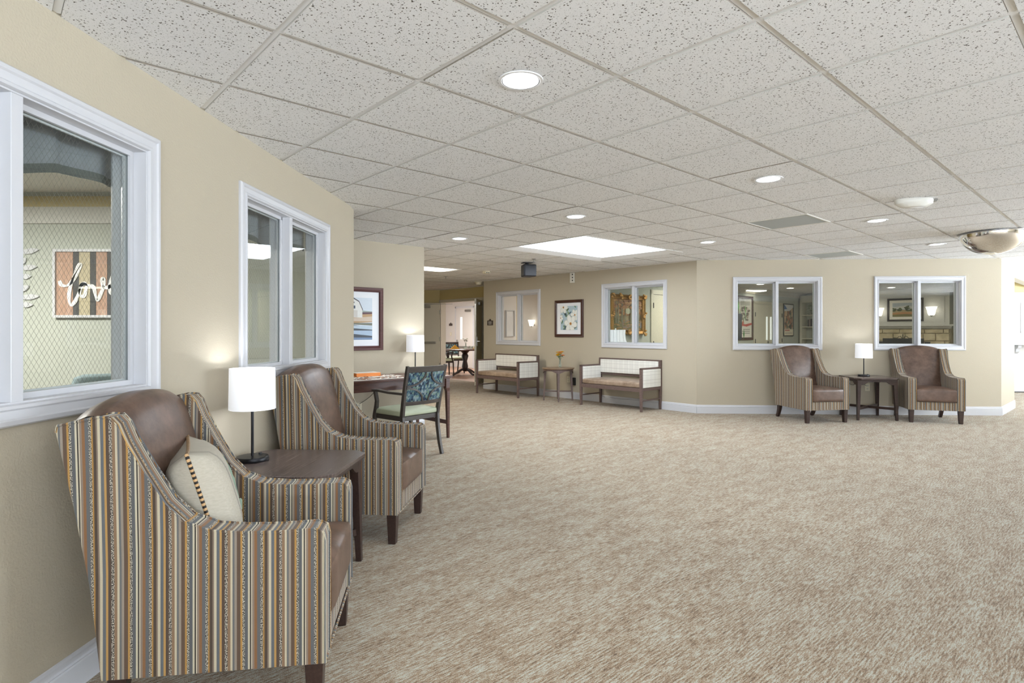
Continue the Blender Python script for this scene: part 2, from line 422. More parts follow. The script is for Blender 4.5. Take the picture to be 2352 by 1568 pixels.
# ------------------------------------------------------------------ floor plan (metres; camera at the origin)
I = (.7402, .6724); J = (-.6724, .7402); TH_I = math.atan2(.6724, .7402); TH_J = TH_I-PI/2
LE = (-1.412, 5.084); EE = (-1.151, 7.58); CL = (-.627, 12.82); FF = (2.86, 8.97); GG = (7.385, 8.74); DD = (-1.95, 15.6); DR = (.03, 13.42)
TH_L = math.atan2(1, .0511)
WL = ((LE[0]-.0510*9.1, LE[1]-.9987*9.1), TH_L)                     # left wall
W2 = ((EE[0]-I[0]*3.44, EE[1]-I[1]*3.44), TH_I)                     # alcove wall behind the desk
WC = (CL, TH_J); WR = (FF, math.atan2(-.051, .9987)); WG = (GG, TH_I); WD = (DD, TH_J)
POLY = [(-1.876, -4), LE, (-3.697, 5.267), EE, (-3.975, 10.69), (-4.3, 15.75), DD, DR, CL, FF, GG, (12.6, 13.47), (12.6, -4)]

def wall(name, W, length, mat, openings=(), z0=0, z1=2.5, t=.14, y0=0, s0=0):
    xs = sorted({s0, length, *[v for o in openings for v in o[:2]]}); zs = sorted({z0, z1, *[v for o in openings for v in o[2:4]]})
    mb = MB()
    for a, b in zip(xs, xs[1:]):
        for c, d in zip(zs, zs[1:]):
            if any(o[0]-1e-6 <= a and b <= o[1]+1e-6 and o[2]-1e-6 <= c and d <= o[3]+1e-6 for o in openings): continue
            mb.box2((a, y0, c), (b, y0+t, d))
    o = mb.build(name, mat); o.location = (*W[0], 0); o.rotation_euler = (0, 0, W[1]); return struct(o)
BASEP = [(0, 0), (-.014, 0), (-.014, .088), (-.011, .094), (-.016, .1), (-.011, .106), (-.009, .122), (-.005, .13), (0, .132)]
def baseboard(name, W, a, b, mat='trim_white'):
    mb = MB().prism(BASEP, a, b, 'x'); o = mb.build(name, mat); o.location = (*W[0], 0); o.rotation_euler = (0, 0, W[1]); return struct(o)

WZ0, WZ1, WW = .978, 2.108, 1.345
CAS = [(0, 0), (0, -.012), (.006, -.02), (.02, -.022), (.026, -.016), (.05, -.013), (.056, -.018), (.066, -.018), (.07, -.008), (.07, 0)]
def window(n, W, s, name=None):
    """relite window: casing, jamb, mullion, two wired panes; s = left edge of casing on the wall"""
    r = bpy.data.objects.new('window_%d' % n, None); COL.objects.link(r); r.location = (*rot_add(W, s), 0); r.rotation_euler = (0, 0, W[1]); struct(r)
    MB().frame(0, WZ0, WW, WZ1, CAS).build('casing', 'trim_white', r)
    a, b, c, d = .062, WW-.062, WZ0+.062, WZ1-.062
    MB().frame(a, c, b, d, [(0, -.004), (0, .144), (.014, .144), (.014, .062), (.034, .062), (.034, .05), (.014, .05), (.014, -.004)]).build('jamb', 'trim_white', r)
    MB().frame(0, WZ0, WW, WZ1, [(o, .14-y) for o, y in CAS]).build('inner_casing', 'trim_white', r)
    m = WW/2
    mb = MB().box2((m-.022, .0, c+.01), (m+.022, .14, d-.01)); mb.box2((m-.042, .05, c+.01), (m+.042, .062, d-.01)); mb.build('mullion', 'trim_white', r, bevel=.002)
    for x0, x1 in ((a+.02, m-.024), (m+.024, b-.02)):
        MB().box2((x0, .066, c+.02), (x1, .070, d-.02)).build('glass_pane', 'pane_glass', r)
        MB().frame(x0-.006, c+.014, x1+.006, d-.014, [(0, .074), (0, .09), (.02, .09), (.026, .082), (.026, .074)]).build('pane_stop', 'trim_white', r)
        wm = MB(); w_, h_ = x1-x0-.04, d-c-.08; ox, oz = x0+.02, c+.04; pit = .021; sl = 1.45
        for sg in (1, -1):
            k = -int(h_/pit)-2
            while k*pit < w_+h_/sl+.1:
                # line x = x_k + sg*(z)/sl clipped to rect
                xk = k*pit if sg == 1 else k*pit
                pts = []
                za, zb = 0, h_
                fx = lambda z: (xk+z/sl) if sg == 1 else (xk-z/sl)
                # clip z so that 0<=fx<=w_
                if sg == 1: za = max(za, (0-xk)*sl); zb = min(zb, (w_-xk)*sl)
                else: za = max(za, (xk-w_)*sl); zb = min(zb, xk*sl)
                if zb-za > .004:
                    p, q = Vector((ox+fx(za), .0722, oz+za)), Vector((ox+fx(zb), .0722, oz+zb))
                    wm.tube([p, q], .00042, 3, cap=False)
                k += 1
        g = wm.build('wire_mesh', 'steel_wire', r); g['kind'] = 'stuff'
    return r
def rot_add(W, s, off=0): p = onwall(W, s, off); return (p[0], p[1])
plain('steel_wire', (118, 118, 112), .5, .3, var=0)
OP = lambda s: (s+.062, s+WW-.062, WZ0+.062, WZ1-.062)

# ---- left wall (two windows), its baseboard
lw = 9.1-.0
sL1 = 9.1-(5.084-2.518)/.9987-WW; sL2 = 9.1-(5.084-4.538)/.9987-WW
wall('wall_left', WL, 9.1, 'cream_paint', [OP(sL1), OP(sL2)]); baseboard('baseboard_left', WL, 0, 9.1)
window(1, WL, sL1); window(2, WL, sL2)
retW = (LE, math.atan2(5.267-5.084, -3.697+1.412))
mb = MB().box2((0, -.12, 0), (2.35, 0, 2.5)); o = mb.build('wall_left_return', 'cream_paint'); o.location = (*LE, 0); o.rotation_euler = (0, 0, math.atan2(.183, -2.285)); o.location = (LE[0]-.02, LE[1]-.0, 0); struct(o)
# ---- alcove wall and what lies behind it
wall('wall_alcove', W2, 3.44, 'cream_paint'); baseboard('baseboard_alcove', W2, 0, 3.44)
WE = (EE, math.atan2(J[1], J[0]))
wall('wall_corridor', (EE, math.atan2(J[1], J[0])), 4.2, 'cream_paint', t=.14, y0=0, s0=.14)
wall('wall_corridor_end', ((-3.975, 10.69), math.atan2(15.75-10.69, -.325)), 5.07, 'olive_paint')
wall('wall_far_left', ((-4.3, 15.75), math.atan2(-.15, 2.35)), 2.355, 'olive_paint')
# ---- centre wall, right wall, angled wall, door wall
LC = math.hypot(FF[0]-CL[0], FF[1]-CL[1]); sC1 = LC-4.763; sC2 = LC-1.873
wall('wall_center', WC, LC, 'cream_paint', [OP(sC1), OP(sC2)]); baseboard('baseboard_center', WC, 0, LC)
LR = math.hypot(GG[0]-FF[0], GG[1]-FF[1]); sR1, sR2 = .548, 2.663
wall('wall_right', WR, LR, 'cream_paint', [OP(sR1), OP(sR2)]); baseboard('baseboard_right', WR, 0, LR)
window(3, WC, sC1); window(4, WC, sC2); window(5, WR, sR1); window(6, WR, sR2)
wall('wall_angled', WG, 7.03, 'cream_paint', [(1.27, 4.6, 0, 2.16)]); baseboard('baseboard_angled', WG, 0, 1.27)
wall('wall_niche', (DR, math.atan2(CL[1]-DR[1], CL[0]-DR[0])), .88, 'cream_paint', t=.1)
LD = math.hypot(DR[0]-DD[0], DR[1]-DD[1])
WN = ((CL[0]+.6724*.102, CL[1]-.7402*.102), TH_I)
wall('wall_niche_dining', WN, .89, 'pale_paint', t=.004, y0=0, s0=.17)
wall('wall_door', WD, LD, 'olive_paint', [(.06, 1.83, 0, 2.04)])
# ---- walls behind the camera and at the far right, with made-up openings for the added fill lamps
wall('wall_rear', ((12.7, -4), PI), 14.7, 'cream_paint', [(12.7-wx-1.75, 12.7-wx+1.75, .25, 2.2) for wx in (4.8, .6)])
wall('wall_side', ((12.6, 13.5), -PI/2), 17.6, 'cream_paint', [(13.5-wy-1.95, 13.5-wy+1.95, .25, 2.2) for wy in (7.7, 3.4)])

# ---- floors
def slab(name, poly, z0, z1, mat, parent=None):
    return MB().prism(poly, z0, z1, 'z').build(name, mat, parent)
fl = struct(slab('floor', POLY, -.06, 0, 'carpet'))

# ---- ceiling grid of 2 ft tiles
G0 = (-.8566, 2.117); T = .6096
def g2w(a, b): return (G0[0]+a*T*I[0]+b*T*J[0], G0[1]+a*T*I[1]+b*T*J[1])
def w2g(x, y): dx, dy = x-G0[0], y-G0[1]; return ((dx*I[0]+dy*I[1])/T, (dx*J[0]+dy*J[1])/T)
PG = [w2g(*p) for p in POLY]
def inside(p, poly):
    c = False; n = len(poly)
    for i in range(n):
        a, b = poly[i], poly[(i+1) % n]
        if (a[1] > p[1]) != (b[1] > p[1]) and p[0] < (b[0]-a[0])*(p[1]-a[1])/(b[1]-a[1])+a[0]: c = not c
    return c
AREA = sum(PG[i][0]*PG[(i+1) % len(PG)][1]-PG[(i+1) % len(PG)][0]*PG[i][1] for i in range(len(PG)))
SGN = 1 if AREA > 0 else -1
def clip_half(poly, a, b):
    """keep the side of line a-b that is inside the room"""
    out = []; n = len(poly)
    d = lambda p: SGN*((b[0]-a[0])*(p[1]-a[1])-(b[1]-a[1])*(p[0]-a[0]))
    for i in range(n):
        p, q = poly[i], poly[(i+1) % n]; dp, dq = d(p), d(q)
        if dp >= 0: out.append(p)
        if (dp > 0) != (dq > 0) and abs(dp-dq) > 1e-9:
            t = dp/(dp-dq); out.append((p[0]+t*(q[0]-p[0]), p[1]+t*(q[1]-p[1])))
    return out
def seg_hits(a, b, r):
    x0, x1, y0, y1 = r; t0, t1 = 0, 1; dx, dy = b[0]-a[0], b[1]-a[1]
    for p, q in ((-dx, a[0]-x0), (dx, x1-a[0]), (-dy, a[1]-y0), (dy, y1-a[1])):
        if abs(p) < 1e-12:
            if q < 0: return False
        else:
            t = q/p
            if p < 0: t0 = max(t0, t)
            else: t1 = min(t1, t)
    return t0 < t1-1e-6
def reflex(k):
    n = len(PG); a, b, c = PG[k-1], PG[k], PG[(k+1) % n]
    return SGN*((b[0]-a[0])*(c[1]-b[1])-(b[1]-a[1])*(c[0]-b[0])) < 0
def clip_room(r):
    x0, x1, y0, y1 = r; poly = [(x0, y0), (x1, y0), (x1, y1), (x0, y1)]; n = len(PG)
    hits = [k for k in range(n) if seg_hits(PG[k], PG[(k+1) % n], r)]
    if not hits: return [poly] if inside(((x0+x1)/2, (y0+y1)/2), PG) else []
    rv = [k for k in range(n) if reflex(k) and x0 < PG[k][0] < x1 and y0 < PG[k][1] < y1]
    if rv:   # reflex corner inside: split into the two half-plane pieces
        k = rv[0]; p1 = clip_half(poly, PG[k-1], PG[k]); p2 = clip_half(poly, PG[k], PG[(k+1) % n])
        p2 = clip_half_not(p2, PG[k-1], PG[k]); return [p for p in (p1, p2) if len(p) > 2]
    for k in hits:
        poly = clip_half(poly, PG[k], PG[(k+1) % n])
        if len(poly) < 3: return []
    return [poly]
def clip_half_not(poly, a, b): return clip_half(poly, b, a)
SKY = (7.05, 10.45, 3.62, 6.02)
def cellof(x, y): a, b = w2g(x, y); return (math.floor(a), math.floor(b))
VENTS = [cellof(2.98, 5.99), cellof(4.55, 8.16)]
LIGHTS = [(.038, 2.517), (1.841, 4.157), (.607, 5.53), (-.623, 6.85), (2.407, 7.13), (3.61, 5.73), (5.35, 7.29)]
LCELL = {cellof(x, y): (x, y) for x, y in LIGHTS}
fc = cellof(-1.1, 10.5); TROF = [fc, (fc[0]-1, fc[1])]
def minus(r, h):
    x0, x1, y0, y1 = r; a0, a1, b0, b1 = h
    if a1 <= x0 or a0 >= x1 or b1 <= y0 or b0 >= y1: return [r]
    out = []
    if a0 > x0: out.append((x0, a0, y0, y1))
    if a1 < x1: out.append((a1, x1, y0, y1))
    m0, m1 = max(x0, a0), min(x1, a1)
    if b0 > y0: out.append((m0, m1, y0, b0))
    if b1 < y1: out.append((m0, m1, b1, y1))
    return out
ceil = struct(slab('ceiling', POLY, CEIL+.16, CEIL+.2, 'plaster'))
def tile_add(mb, poly, org, zb=-.005, zt=.012):
    pts = [((p[0]-org[0])*T, (p[1]-org[1])*T) for p in poly]; n = len(pts)
    ar = sum(pts[i][0]*pts[(i+1) % n][1]-pts[(i+1) % n][0]*pts[i][1] for i in range(n))
    if ar < 0: pts.reverse()
    b = [(x, y, zb) for x, y in pts]; t = [(x, y, zt) for x, y in pts]
    mb.add(b+t, [list(range(n))[::-1]], 0); 
    for i in range(n):
        j = (i+1) % n; pale = abs(pts[j][1]-pts[i][1]) > abs(pts[j][0]-pts[i][0]); mb.add([b[i], b[j], t[j], t[i]], [[0, 1, 2, 3]], 2 if pale else 1)  # edges along one grid direction take the colour painted as lit
    mb.add(t, [list(range(n))], 1)
full = MB(); GP = .0135/T
tile_add(full, [(GP, GP), (1-GP, GP), (1-GP, 1-GP), (GP, 1-GP)], (0, 0))
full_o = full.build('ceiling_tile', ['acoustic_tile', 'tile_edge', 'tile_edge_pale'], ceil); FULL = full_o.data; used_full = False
rest = MB(); ntile = 0
a_s = [p[0] for p in PG]; b_s = [p[1] for p in PG]
for a in range(math.floor(min(a_s))-1, math.ceil(max(a_s))+1):
    for b in range(math.floor(min(b_s))-1, math.ceil(max(b_s))+1):
        if (a, b) in VENTS or (a, b) in TROF: continue
        r = (a+GP, a+1-GP, b+GP, b+1-GP); rects = minus(r, SKY)
        polys = [p for q in rects for p in clip_room(q)]
        if not polys: continue
        wx, wy = g2w(a+.5, b+.5)
        vis = wy > .8 and abs(wx) < wy*.93+.5 and (CEIL-EYE)*FOC/max(wy, .1) < 900 and wy < 12.2
        pl = g2w(a, b); isfull = rects == [r] and len(polys) == 1 and len(polys[0]) == 4 and abs(polys[0][0][0]-r[0]) < 1e-9 and abs(polys[0][2][1]-r[3]) < 1e-9 and abs(polys[0][2][0]-r[1]) < 1e-9 and abs(polys[0][0][1]-r[2]) < 1e-9
        if not vis or ntile > 296:
            for p in polys:
                q = [g2w(*v) for v in p]; tile_add(rest, [(x/T, y/T) for x, y in q], (0, 0))
            continue
        ntile += 1
        if (a, b) in LCELL:
            lx, ly = w2g(*LCELL[(a, b)]); mb = MB(); n = 40; R = .082
            cx, cy = (lx-a)*T, (ly-b)*T; g = GP*T; vi, vo = [], []
            for k in range(n):
                an = 2*PI*(k+.5)/n; dx, dy = math.cos(an), math.sin(an); ts = []
                if dx > 0: ts.append((T-g-cx)/dx)
                if dx < 0: ts.append((g-cx)/dx)
                if dy > 0: ts.append((T-g-cy)/dy)
                if dy < 0: ts.append((g-cy)/dy)
                t_ = min(ts); vi.append((cx+R*dx, cy+R*dy)); vo.append((cx+t_*dx, cy+t_*dy))
            for zz in (-.005,):
                vs = [(x, y, zz) for x, y in vi]+[(x, y, zz) for x, y in vo]
                mb.add(vs, [[k, (k+1) % n, n+(k+1) % n, n+k] for k in range(n)], 0)
            # square corners
            for sx, sy in ((g, g), (T-g, g), (T-g, T-g), (g, T-g)):
                ks = sorted(range(n), key=lambda k: (vo[k][0]-sx)**2+(vo[k][1]-sy)**2)[:2]
                mb.add([(vo[ks[0]][0], vo[ks[0]][1], -.005), (vo[ks[1]][0], vo[ks[1]][1], -.005), (sx, sy, -.005)], [[0, 1, 2]], 0)
            q = [(g, g), (T-g, g), (T-g, T-g), (g, T-g)]
            mb.add([(x, y, -.005) for x, y in q]+[(x, y, .012) for x, y in q], [[i, (i+1) % 4, 4+(i+1) % 4, 4+i] for i in range(4)], 1)
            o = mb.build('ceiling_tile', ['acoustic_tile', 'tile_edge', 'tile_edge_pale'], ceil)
        elif isfull and not used_full: o = full_o; used_full = True
        elif isfull:
            o = bpy.data.objects.new('ceiling_tile', FULL); COL.objects.link(o); o.parent = ceil
        else:
            mb = MB()
            for p in polys: tile_add(mb, p, (a, b))
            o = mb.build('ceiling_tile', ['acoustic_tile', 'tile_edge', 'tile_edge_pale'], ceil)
        o.location = (*pl, CEIL); o.rotation_euler = (0, 0, TH_I)
o = rest.build('ceiling_tile', ['acoustic_tile', 'tile_edge', 'tile_edge_pale'], ceil); o['kind'] = 'stuff'; o.location = (0, 0, CEIL)
# tee bars along the grid lines
HOLES = [SKY]
def intervals(fixed, axis):
    """inside intervals of the grid line coordinate=fixed"""
    xs = []; n = len(PG)
    for k in range(n):
        p, q = PG[k], PG[(k+1) % n]
        u0, u1 = (p[axis], q[axis])
        if (u0 > fixed) != (u1 > fixed):
            t = (fixed-u0)/(u1-u0); xs.append(p[1-axis]+t*(q[1-axis]-p[1-axis]))
    xs.sort(); iv = list(zip(xs[::2], xs[1::2])); out = []
    for s0, s1 in iv:
        segs = [(s0, s1)]
        lo, hi = (SKY[0], SKY[1]) if axis == 0 else (SKY[2], SKY[3]); c0, c1 = (SKY[2], SKY[3]) if axis == 0 else (SKY[0], SKY[1])
        if lo < fixed < hi: segs = [x for a, b in segs for x in ((a, min(b, c0)), (max(a, c1), b)) if x[1]-x[0] > .02]
        out += segs
    return out
mains, crosses = [], []
for axis in (0, 1):
    vals = [p[axis] for p in PG]
    for k in range(math.floor(min(vals)), math.ceil(max(vals))+1):
        for s0, s1 in intervals(k+1e-4, axis):
            mb = MB(); hw = .012/T; z0, z1 = (.0, .006) if axis == 1 else (-.0004, .006)
            r = (k-hw, k+hw, s0, s1) if axis == 0 else (s0, s1, k-hw, k+hw)
            mb.box2((r[0]*T, r[2]*T, z0), (r[1]*T, r[3]*T, z1)); o = mb.build('ceiling_tee', 'tee_white', ceil); o.location = (*G0, CEIL+.001); o.rotation_euler = (0, 0, TH_I)
# dark plenum right above the tiles is closed by the slab above

def ceil_thing(name, label, cat, x, y, rz=TH_I, z=CEIL, group=None): return thing(name, label, cat, (x, y, z), rz, group)
dl_labels = ['nearest recessed ceiling downlight at the top of the picture', 'second largest recessed downlight, between the nearest downlight and the larger grey ceiling vent',
             'recessed downlight between the nearest downlight and the bright skylight panel', 'recessed downlight nearest the corner of the alcove wall with the desk',
             'recessed downlight just right of the bright skylight panel', 'recessed downlight between the two grey ceiling vents and the oval white fixture',
             'recessed downlight over the right-hand armchairs beside the mirror dome']
def downlight(x, y, lab, grp='recessed downlights in the lobby ceiling'):
    t = ceil_thing('ceiling_downlight', lab, 'ceiling light', x, y, group=grp)
    MB().lathe_open([(.098, -.007), (.097, -.011), (.085, -.0115), (.080, -.007), (.078, -.006)], 40).build('trim_ring', 'tee_white', t)
    MB().lathe_open([(.079, -.007), (.072, .03), (.060, .075)], 40).build('reflector_cone', 'cone_white', t)
    MB().lathe_open([(.0835, -.0118), (.0795, -.0112)], 40).build('gasket', 'threshold_grey', t)  # dark ring added to draw a gap line that sets off the trim
    MB().lathe([(.0, .0752), (.0605, .075), (.0605, .078), (0, .078)], 32).build('light_lens', 'glow_can', t)
    l = bpy.data.lights.new('can_bulb', 'AREA'); l.shape = 'DISK'; l.size = .115; l.energy = 9.5; l.spread = 2.2; l.color = (.87, .94, 1)
    o = bpy.data.objects.new('can_light', l); COL.objects.link(o); o.location = (x, y, CEIL+.073)
    return t
for (x, y), lab in zip(LIGHTS, dl_labels): downlight(x, y, lab)
# skylight panel: sloped drywall well and luminous diffuser
cx, cy = g2w((SKY[0]+SKY[1])/2, (SKY[2]+SKY[3])/2); hx, hy = (SKY[1]-SKY[0])*T/2, (SKY[3]-SKY[2])*T/2
t = ceil_thing('skylight_panel', 'large square luminous white skylight panel set in a grey-white frame in the ceiling', 'skylight', cx, cy)
MB().frame(-hx, -hy, hx, hy, [(0, 0), (0, -.01), (.012, -.012), (.16, .03), (.165, .05), (0, .05)]).v
def hframe(x, y, prof):
    mb = MB(); mb.frame(-x, -y, x, y, prof); mb.v = [(a, c, b) for a, b, c in mb.v]; return mb
hframe(hx, hy, [(0, .012), (0, -.008), (.015, -.008), (.165, .025), (.17, .04), (0, .04)]).build('frame', 'tee_white', t)
MB().box((0, 0, .033), (2*hx-.32, 2*hy-.32, .008)).build('diffuser', 'glow_panel', t)
# vents
for (a, b), lab in zip(VENTS, ['grey square ceiling return grille nearer the camera', 'grey square ceiling return grille close to the right-hand wall']):
    x, y = g2w(a+.5, b+.5); t = ceil_thing('ceiling_vent', lab, 'vent', x, y, group='ceiling return grilles')
    hframe(.298, .298, [(0, .008), (0, -.008), (.018, -.008), (.022, 0), (.022, .008)]).build('frame', 'white_plastic', t)
    MB().box((0, 0, .012), (.58, .58, .004)).build('backing', 'threshold_grey', t)
    mb = MB()
    for k in range(40): mb.box((0, -.272+k*.01395, -.001), (.55, .003, .011), M4=Matrix.Rotation(.7, 4, 'X'))
    s_ = mb.build('louver', 'vent_grille', t); s_['kind'] = 'stuff'
# fluorescent troffer by the alcove corner
x, y = g2w(fc[0], fc[1]+.5); t = ceil_thing('ceiling_troffer', 'long bright fluorescent ceiling fixture beyond the alcove corner', 'ceiling light', x, y)
hframe(.606, .302, [(0, .008), (0, -.006), (.02, -.01), (.03, 0), (.03, .008)]).build('frame', 'tee_white', t)
MB().grid(lambda u, v: ((u-.5)*1.17, (v-.5)*.56, .004-.035*(math.sin(PI*v)**.6)*(1-abs(2*u-1)**8)), 16, 10).build('diffuser', 'glow_fixture', t)
area('troffer_light', (x, y, CEIL-.07), (0, 0, TH_I), 1.1, .5, 32, (1, .96, .88))
# oval white fixture, sprinklers, detectors, mirror dome, speaker
t = ceil_thing('ceiling_device', 'oval white domed device on the ceiling left of the mirror dome', 'wireless device', 3.33, 4.80, -.1)
MB().lathe([(.0, -.05), (.10, -.048), (.145, -.03), (.15, -.012), (.145, -.004)], 32, M4=Matrix.Scale(.5, 4, (0, 1, 0)) @ Matrix.Scale(1.5, 4, (0, 0, 1))).build('housing', 'white_plastic', t)
MB().lathe([(0, -.058), (.05, -.055), (.085, -.047), (.085, -.04)], 24, c=(.02, 0, 0), M4=Matrix.Scale(.5, 4, (0, 1, 0)) @ Matrix.Scale(1.4, 4, (0, 0, 1))).build('lens', 'tee_white', t)
MB().box((.16, 0, -.018), (.03, .03, .02)).box((.175, 0, -.008), (.02, .012, .02)).build('bracket', 'grey_metal', t, bevel=.002)
def sprinkler(x, y, lab):
    t = ceil_thing('sprinkler_head', lab, 'sprinkler', x, y, group='ceiling sprinklers')
    MB().lathe([(0, -.012), (.03, -.010), (.035, -.004), (.035, 0)], 16).build('escutcheon', 'steel', t)
    MB().tube([(0, 0, -.008), (0, 0, -.05)], .008, 8).lathe([(0, -.054), (.02, -.052), (.02, -.05)], 12).build('nozzle', 'grey_metal', t)
sprinkler(*((1226-1176)/FOC*8.8, 8.8), 'small sprinkler head hanging just behind the black speaker'); sprinkler((1024-1176)/FOC*11.6, 11.6, 'small sprinkler head under the far ceiling before the dining doors')
t = ceil_thing('smoke_detector', 'cream box detector with dark slots beside the fluorescent fixture', 'detector', (1117-1176)/FOC*10.6, 10.6)
MB().lathe([(.06, -.02), (.07, -.005), (.07, 0)], 20).box((0, 0, -.035), (.11, .09, .03)).build('housing', 'outlet_cream', t)
for dx in (-.025, .02): MB().box((dx+.0, -.046, -.036), (.025, .004, .014)).build('slot', 'cord_black', t).rotation_euler = (0, 0, 0)
t = ceil_thing('smoke_detector', 'plain round cream detector near the dining room doors', 'detector', (1099-1176)/FOC*12.9, 12.9)
MB().lathe([(0, -.075), (.05, -.072), (.06, -.06), (.07, -.02), (.09, -.015), (.09, 0)], 20).build('housing', 'outlet_cream', t)
t = ceil_thing('mirror_dome', 'convex chrome safety mirror dome hanging from the ceiling at the right', 'mirror', 5.35, 6.44, 0)
t.rotation_euler = (0, math.radians(-2), 0); R_ = .30; prof = []
for k in range(17):
    an = PI/2*k/16; prof.append((R_*math.sin(an), -.235*math.cos(an)-.012))
MB().lathe(prof[:-1]+[(.30, -.014)], 48).build('dome', 'mirror', t)
MB().lathe_open([(.297, -.016), (.318, -.012), (.318, -.006), (.297, -.004)], 48).build('rim', 'steel', t)
t = ceil_thing('ceiling_speaker', 'black box loudspeaker hanging on a bracket below the ceiling', 'speaker', (1210-1176)/FOC*9.3, 9.3, .35)
MB().box((0, 0, -.008), (.16, .12, .014)).tube([(0, 0, -.01), (0, 0, -.05)], .03, 12).build('bracket', 'black_metal', t, bevel=.003)
MB().prism([(-.11, -.14), (.11, -.155), (.09, .09), (-.075, .075)], -.235, -.04, 'z').build('cabinet', 'dark_plastic', t, bevel=.02, seg=3)
MB().box((0, -.152, -.14), (.18, .008, .17)).build('speaker_grille', 'black_metal', t, bevel=.012)
# small wall boxes on the centre wall
t = thing('alarm_box', 'small white wall box with three dark square ports under the ceiling', 'alarm', onwall(WC, LC-2.56, .001, 2.175), TH_J)
MB().box2((-.045, -.04, 0), (.045, 0, .19)).build('housing', 'white_plastic', t, bevel=.004)
for k in range(3): MB().box2((.012, -.043, .03+k*.055), (.034, -.038, .055+k*.055)).build('port', 'dark_plastic', t)
def outlet(W, s, z, lab, mat='outlet_cream', h=.115, name='wall_outlet', sock=True, grp='wall outlets'):
    t = thing(name, lab, 'outlet', onwall(W, s, .0005, z), W[1])
    MB().box2((-.036, -.006, 0), (.036, 0, h)).build('cover_plate', mat, t, bevel=.002)
    if sock:
        for k in (.032, .08):
            MB().box2((-.014, -.008, k-.012), (.014, -.005, k+.012)).build('socket', 'trim_cream', t, bevel=.002)
            for dx in (-.006, .006): MB().box2((dx-.001, -.0086, k-.003), (dx+.001, -.0075, k+.006)).build('slot', 'cord_black', t)
    return t
def wallC_s(px):
    k = (px-1176)/FOC; return LC-(2.86-8.97*k)/(.6724+.7402*k)
def wallR_s(px):
    k = (px-1176)/FOC; return (8.97*k-2.86)/(.9987+.051*k)
outlet(WC, wallC_s(1305), .30, 'cream wall outlet behind the small round table')
t = thing('power_adapter', 'black plug-in adapter on the wall right of the round table', 'adapter', onwall(WC, wallC_s(1319.5), .001, .26), TH_J)
MB().box2((-.03, -.035, 0), (.03, 0, .14)).build('housing', 'cord_black', t, bevel=.004)
outlet(WR, wallR_s(1992), .36, 'wall outlet with a plugged black cord under the right side table')
outlet(W2, 3.44-.93, .30, 'cream wall outlet under the writing desk')
def sign(W, s, z, lab, l1, l2, w_=.19, h_=.105):
    t = thing('wall_sign', lab, 'sign', onwall(W, s, .001, z), W[1], 'dark room signs')
    MB().box2((-w_/2, -.008, 0), (w_/2, 0, h_)).build('plaque', 'brown_plaque', t, bevel=.002)
    MB().prism([(-.032, h_), (-.026, h_+.025), (0, h_+.036), (.026, h_+.025), (.032, h_)], -.008, 0, 'y').build('crest', 'brown_plaque', t)
    for k, (tx, zz) in enumerate(((l1, h_*.56), (l2, h_*.2))):
        if not tx: continue
        cu = bpy.data.curves.new('lettering', 'FONT'); cu.body = tx; cu.size = .034; cu.align_x = 'CENTER'; cu.extrude = .0006; cu.materials.append(M['paper'])
        tmp = bpy.data.objects.new('tmp_text', cu); me = bpy.data.meshes.new_from_object(tmp); bpy.data.objects.remove(tmp)
        o = bpy.data.objects.new('lettering', me); COL.objects.link(o); o.parent = t; o.location = (0, -.0092, zz); o.rotation_euler = (PI/2, 0, 0)
sign(WC, wallC_s(1125.5), 1.395, 'dark brown room sign with two lines of lettering left of the dining room window', 'DINING', 'ROOM')

# ------------------------------------------------------------------ framed pictures
def picture(name, lab, W, xc, z, w_, h_, fw, mat, cat='picture', inner=None, matw=None, layers=(), bg=(200, 200, 200), off=.001, prof=None, art=None, group=None, frame_mat=None):
    """frame + mat board + artwork of flat colour layers; art=(x0,z0,x1,z1) relative to lower-left frame corner"""
    t = thing(name, lab, cat, onwall(W, xc-w_/2, off, z), W[1], group)
    p = prof or [(0, 0), (0, -.022), (.006, -.028), (fw*.5, -.024), (fw*.8, -.03), (fw, -.018), (fw, 0)]
    MB().frame(0, 0, w_, h_, p).build('frame', mat, t)
    a = art or (fw, fw, w_-fw, h_-fw)
    if matw is not None: MB().box2((fw-.004, -.010, fw-.004), (w_-fw+.004, -.001, h_-fw+.004)).build('mat_board', matw, t)
    mb = MB(); mats = [flat(bg)]; aw, ah = a[2]-a[0], a[3]-a[1]; y = -.0115
    mb.box2((a[0], y, a[1]), (a[2], -.0015, a[3]))
    idx = {bg: 0}
    for c, pts in layers:
        if c not in idx: idx[c] = len(mats); mats.append(flat(c))
        y -= .00012; mb.add([(a[0]+min(max(u, 0), 1)*aw, y, a[1]+min(max(v, 0), 1)*ah) for u, v in pts], [list(range(len(pts)))], idx[c])
    mb.build('artwork', mats, t); return t
def ell(cx, cy, rx, ry, n=14, rot_=0):
    return [(cx+rx*math.cos(2*PI*k/n)*math.cos(rot_)-ry*math.sin(2*PI*k/n)*math.sin(rot_), cy+rx*math.cos(2*PI*k/n)*math.sin(rot_)+ry*math.sin(2*PI*k/n)*math.cos(rot_)) for k in range(n)]
def blossom(cx, cy, r, L, asp=1.0, seed=0, c1=(236, 238, 232), c2=(206, 212, 206)):
    rd = random.Random(seed)
    for k in range(6):
        a = k*PI/3+seed; L.append((c2, ell(cx+math.cos(a)*r*.56, cy+math.sin(a)*r*.56*asp, r*.52, r*.36*asp, 12, a)))
        L.append((c1, ell(cx+math.cos(a)*r*.52, cy+math.sin(a)*r*.52*asp, r*.46, r*.29*asp, 12, a)))
    L.append(((196, 150, 84), ell(cx, cy, r*.17, r*.17*asp))); L.append(((150, 96, 52), ell(cx, cy, r*.09, r*.09*asp)))
L = []; rd = random.Random(3)
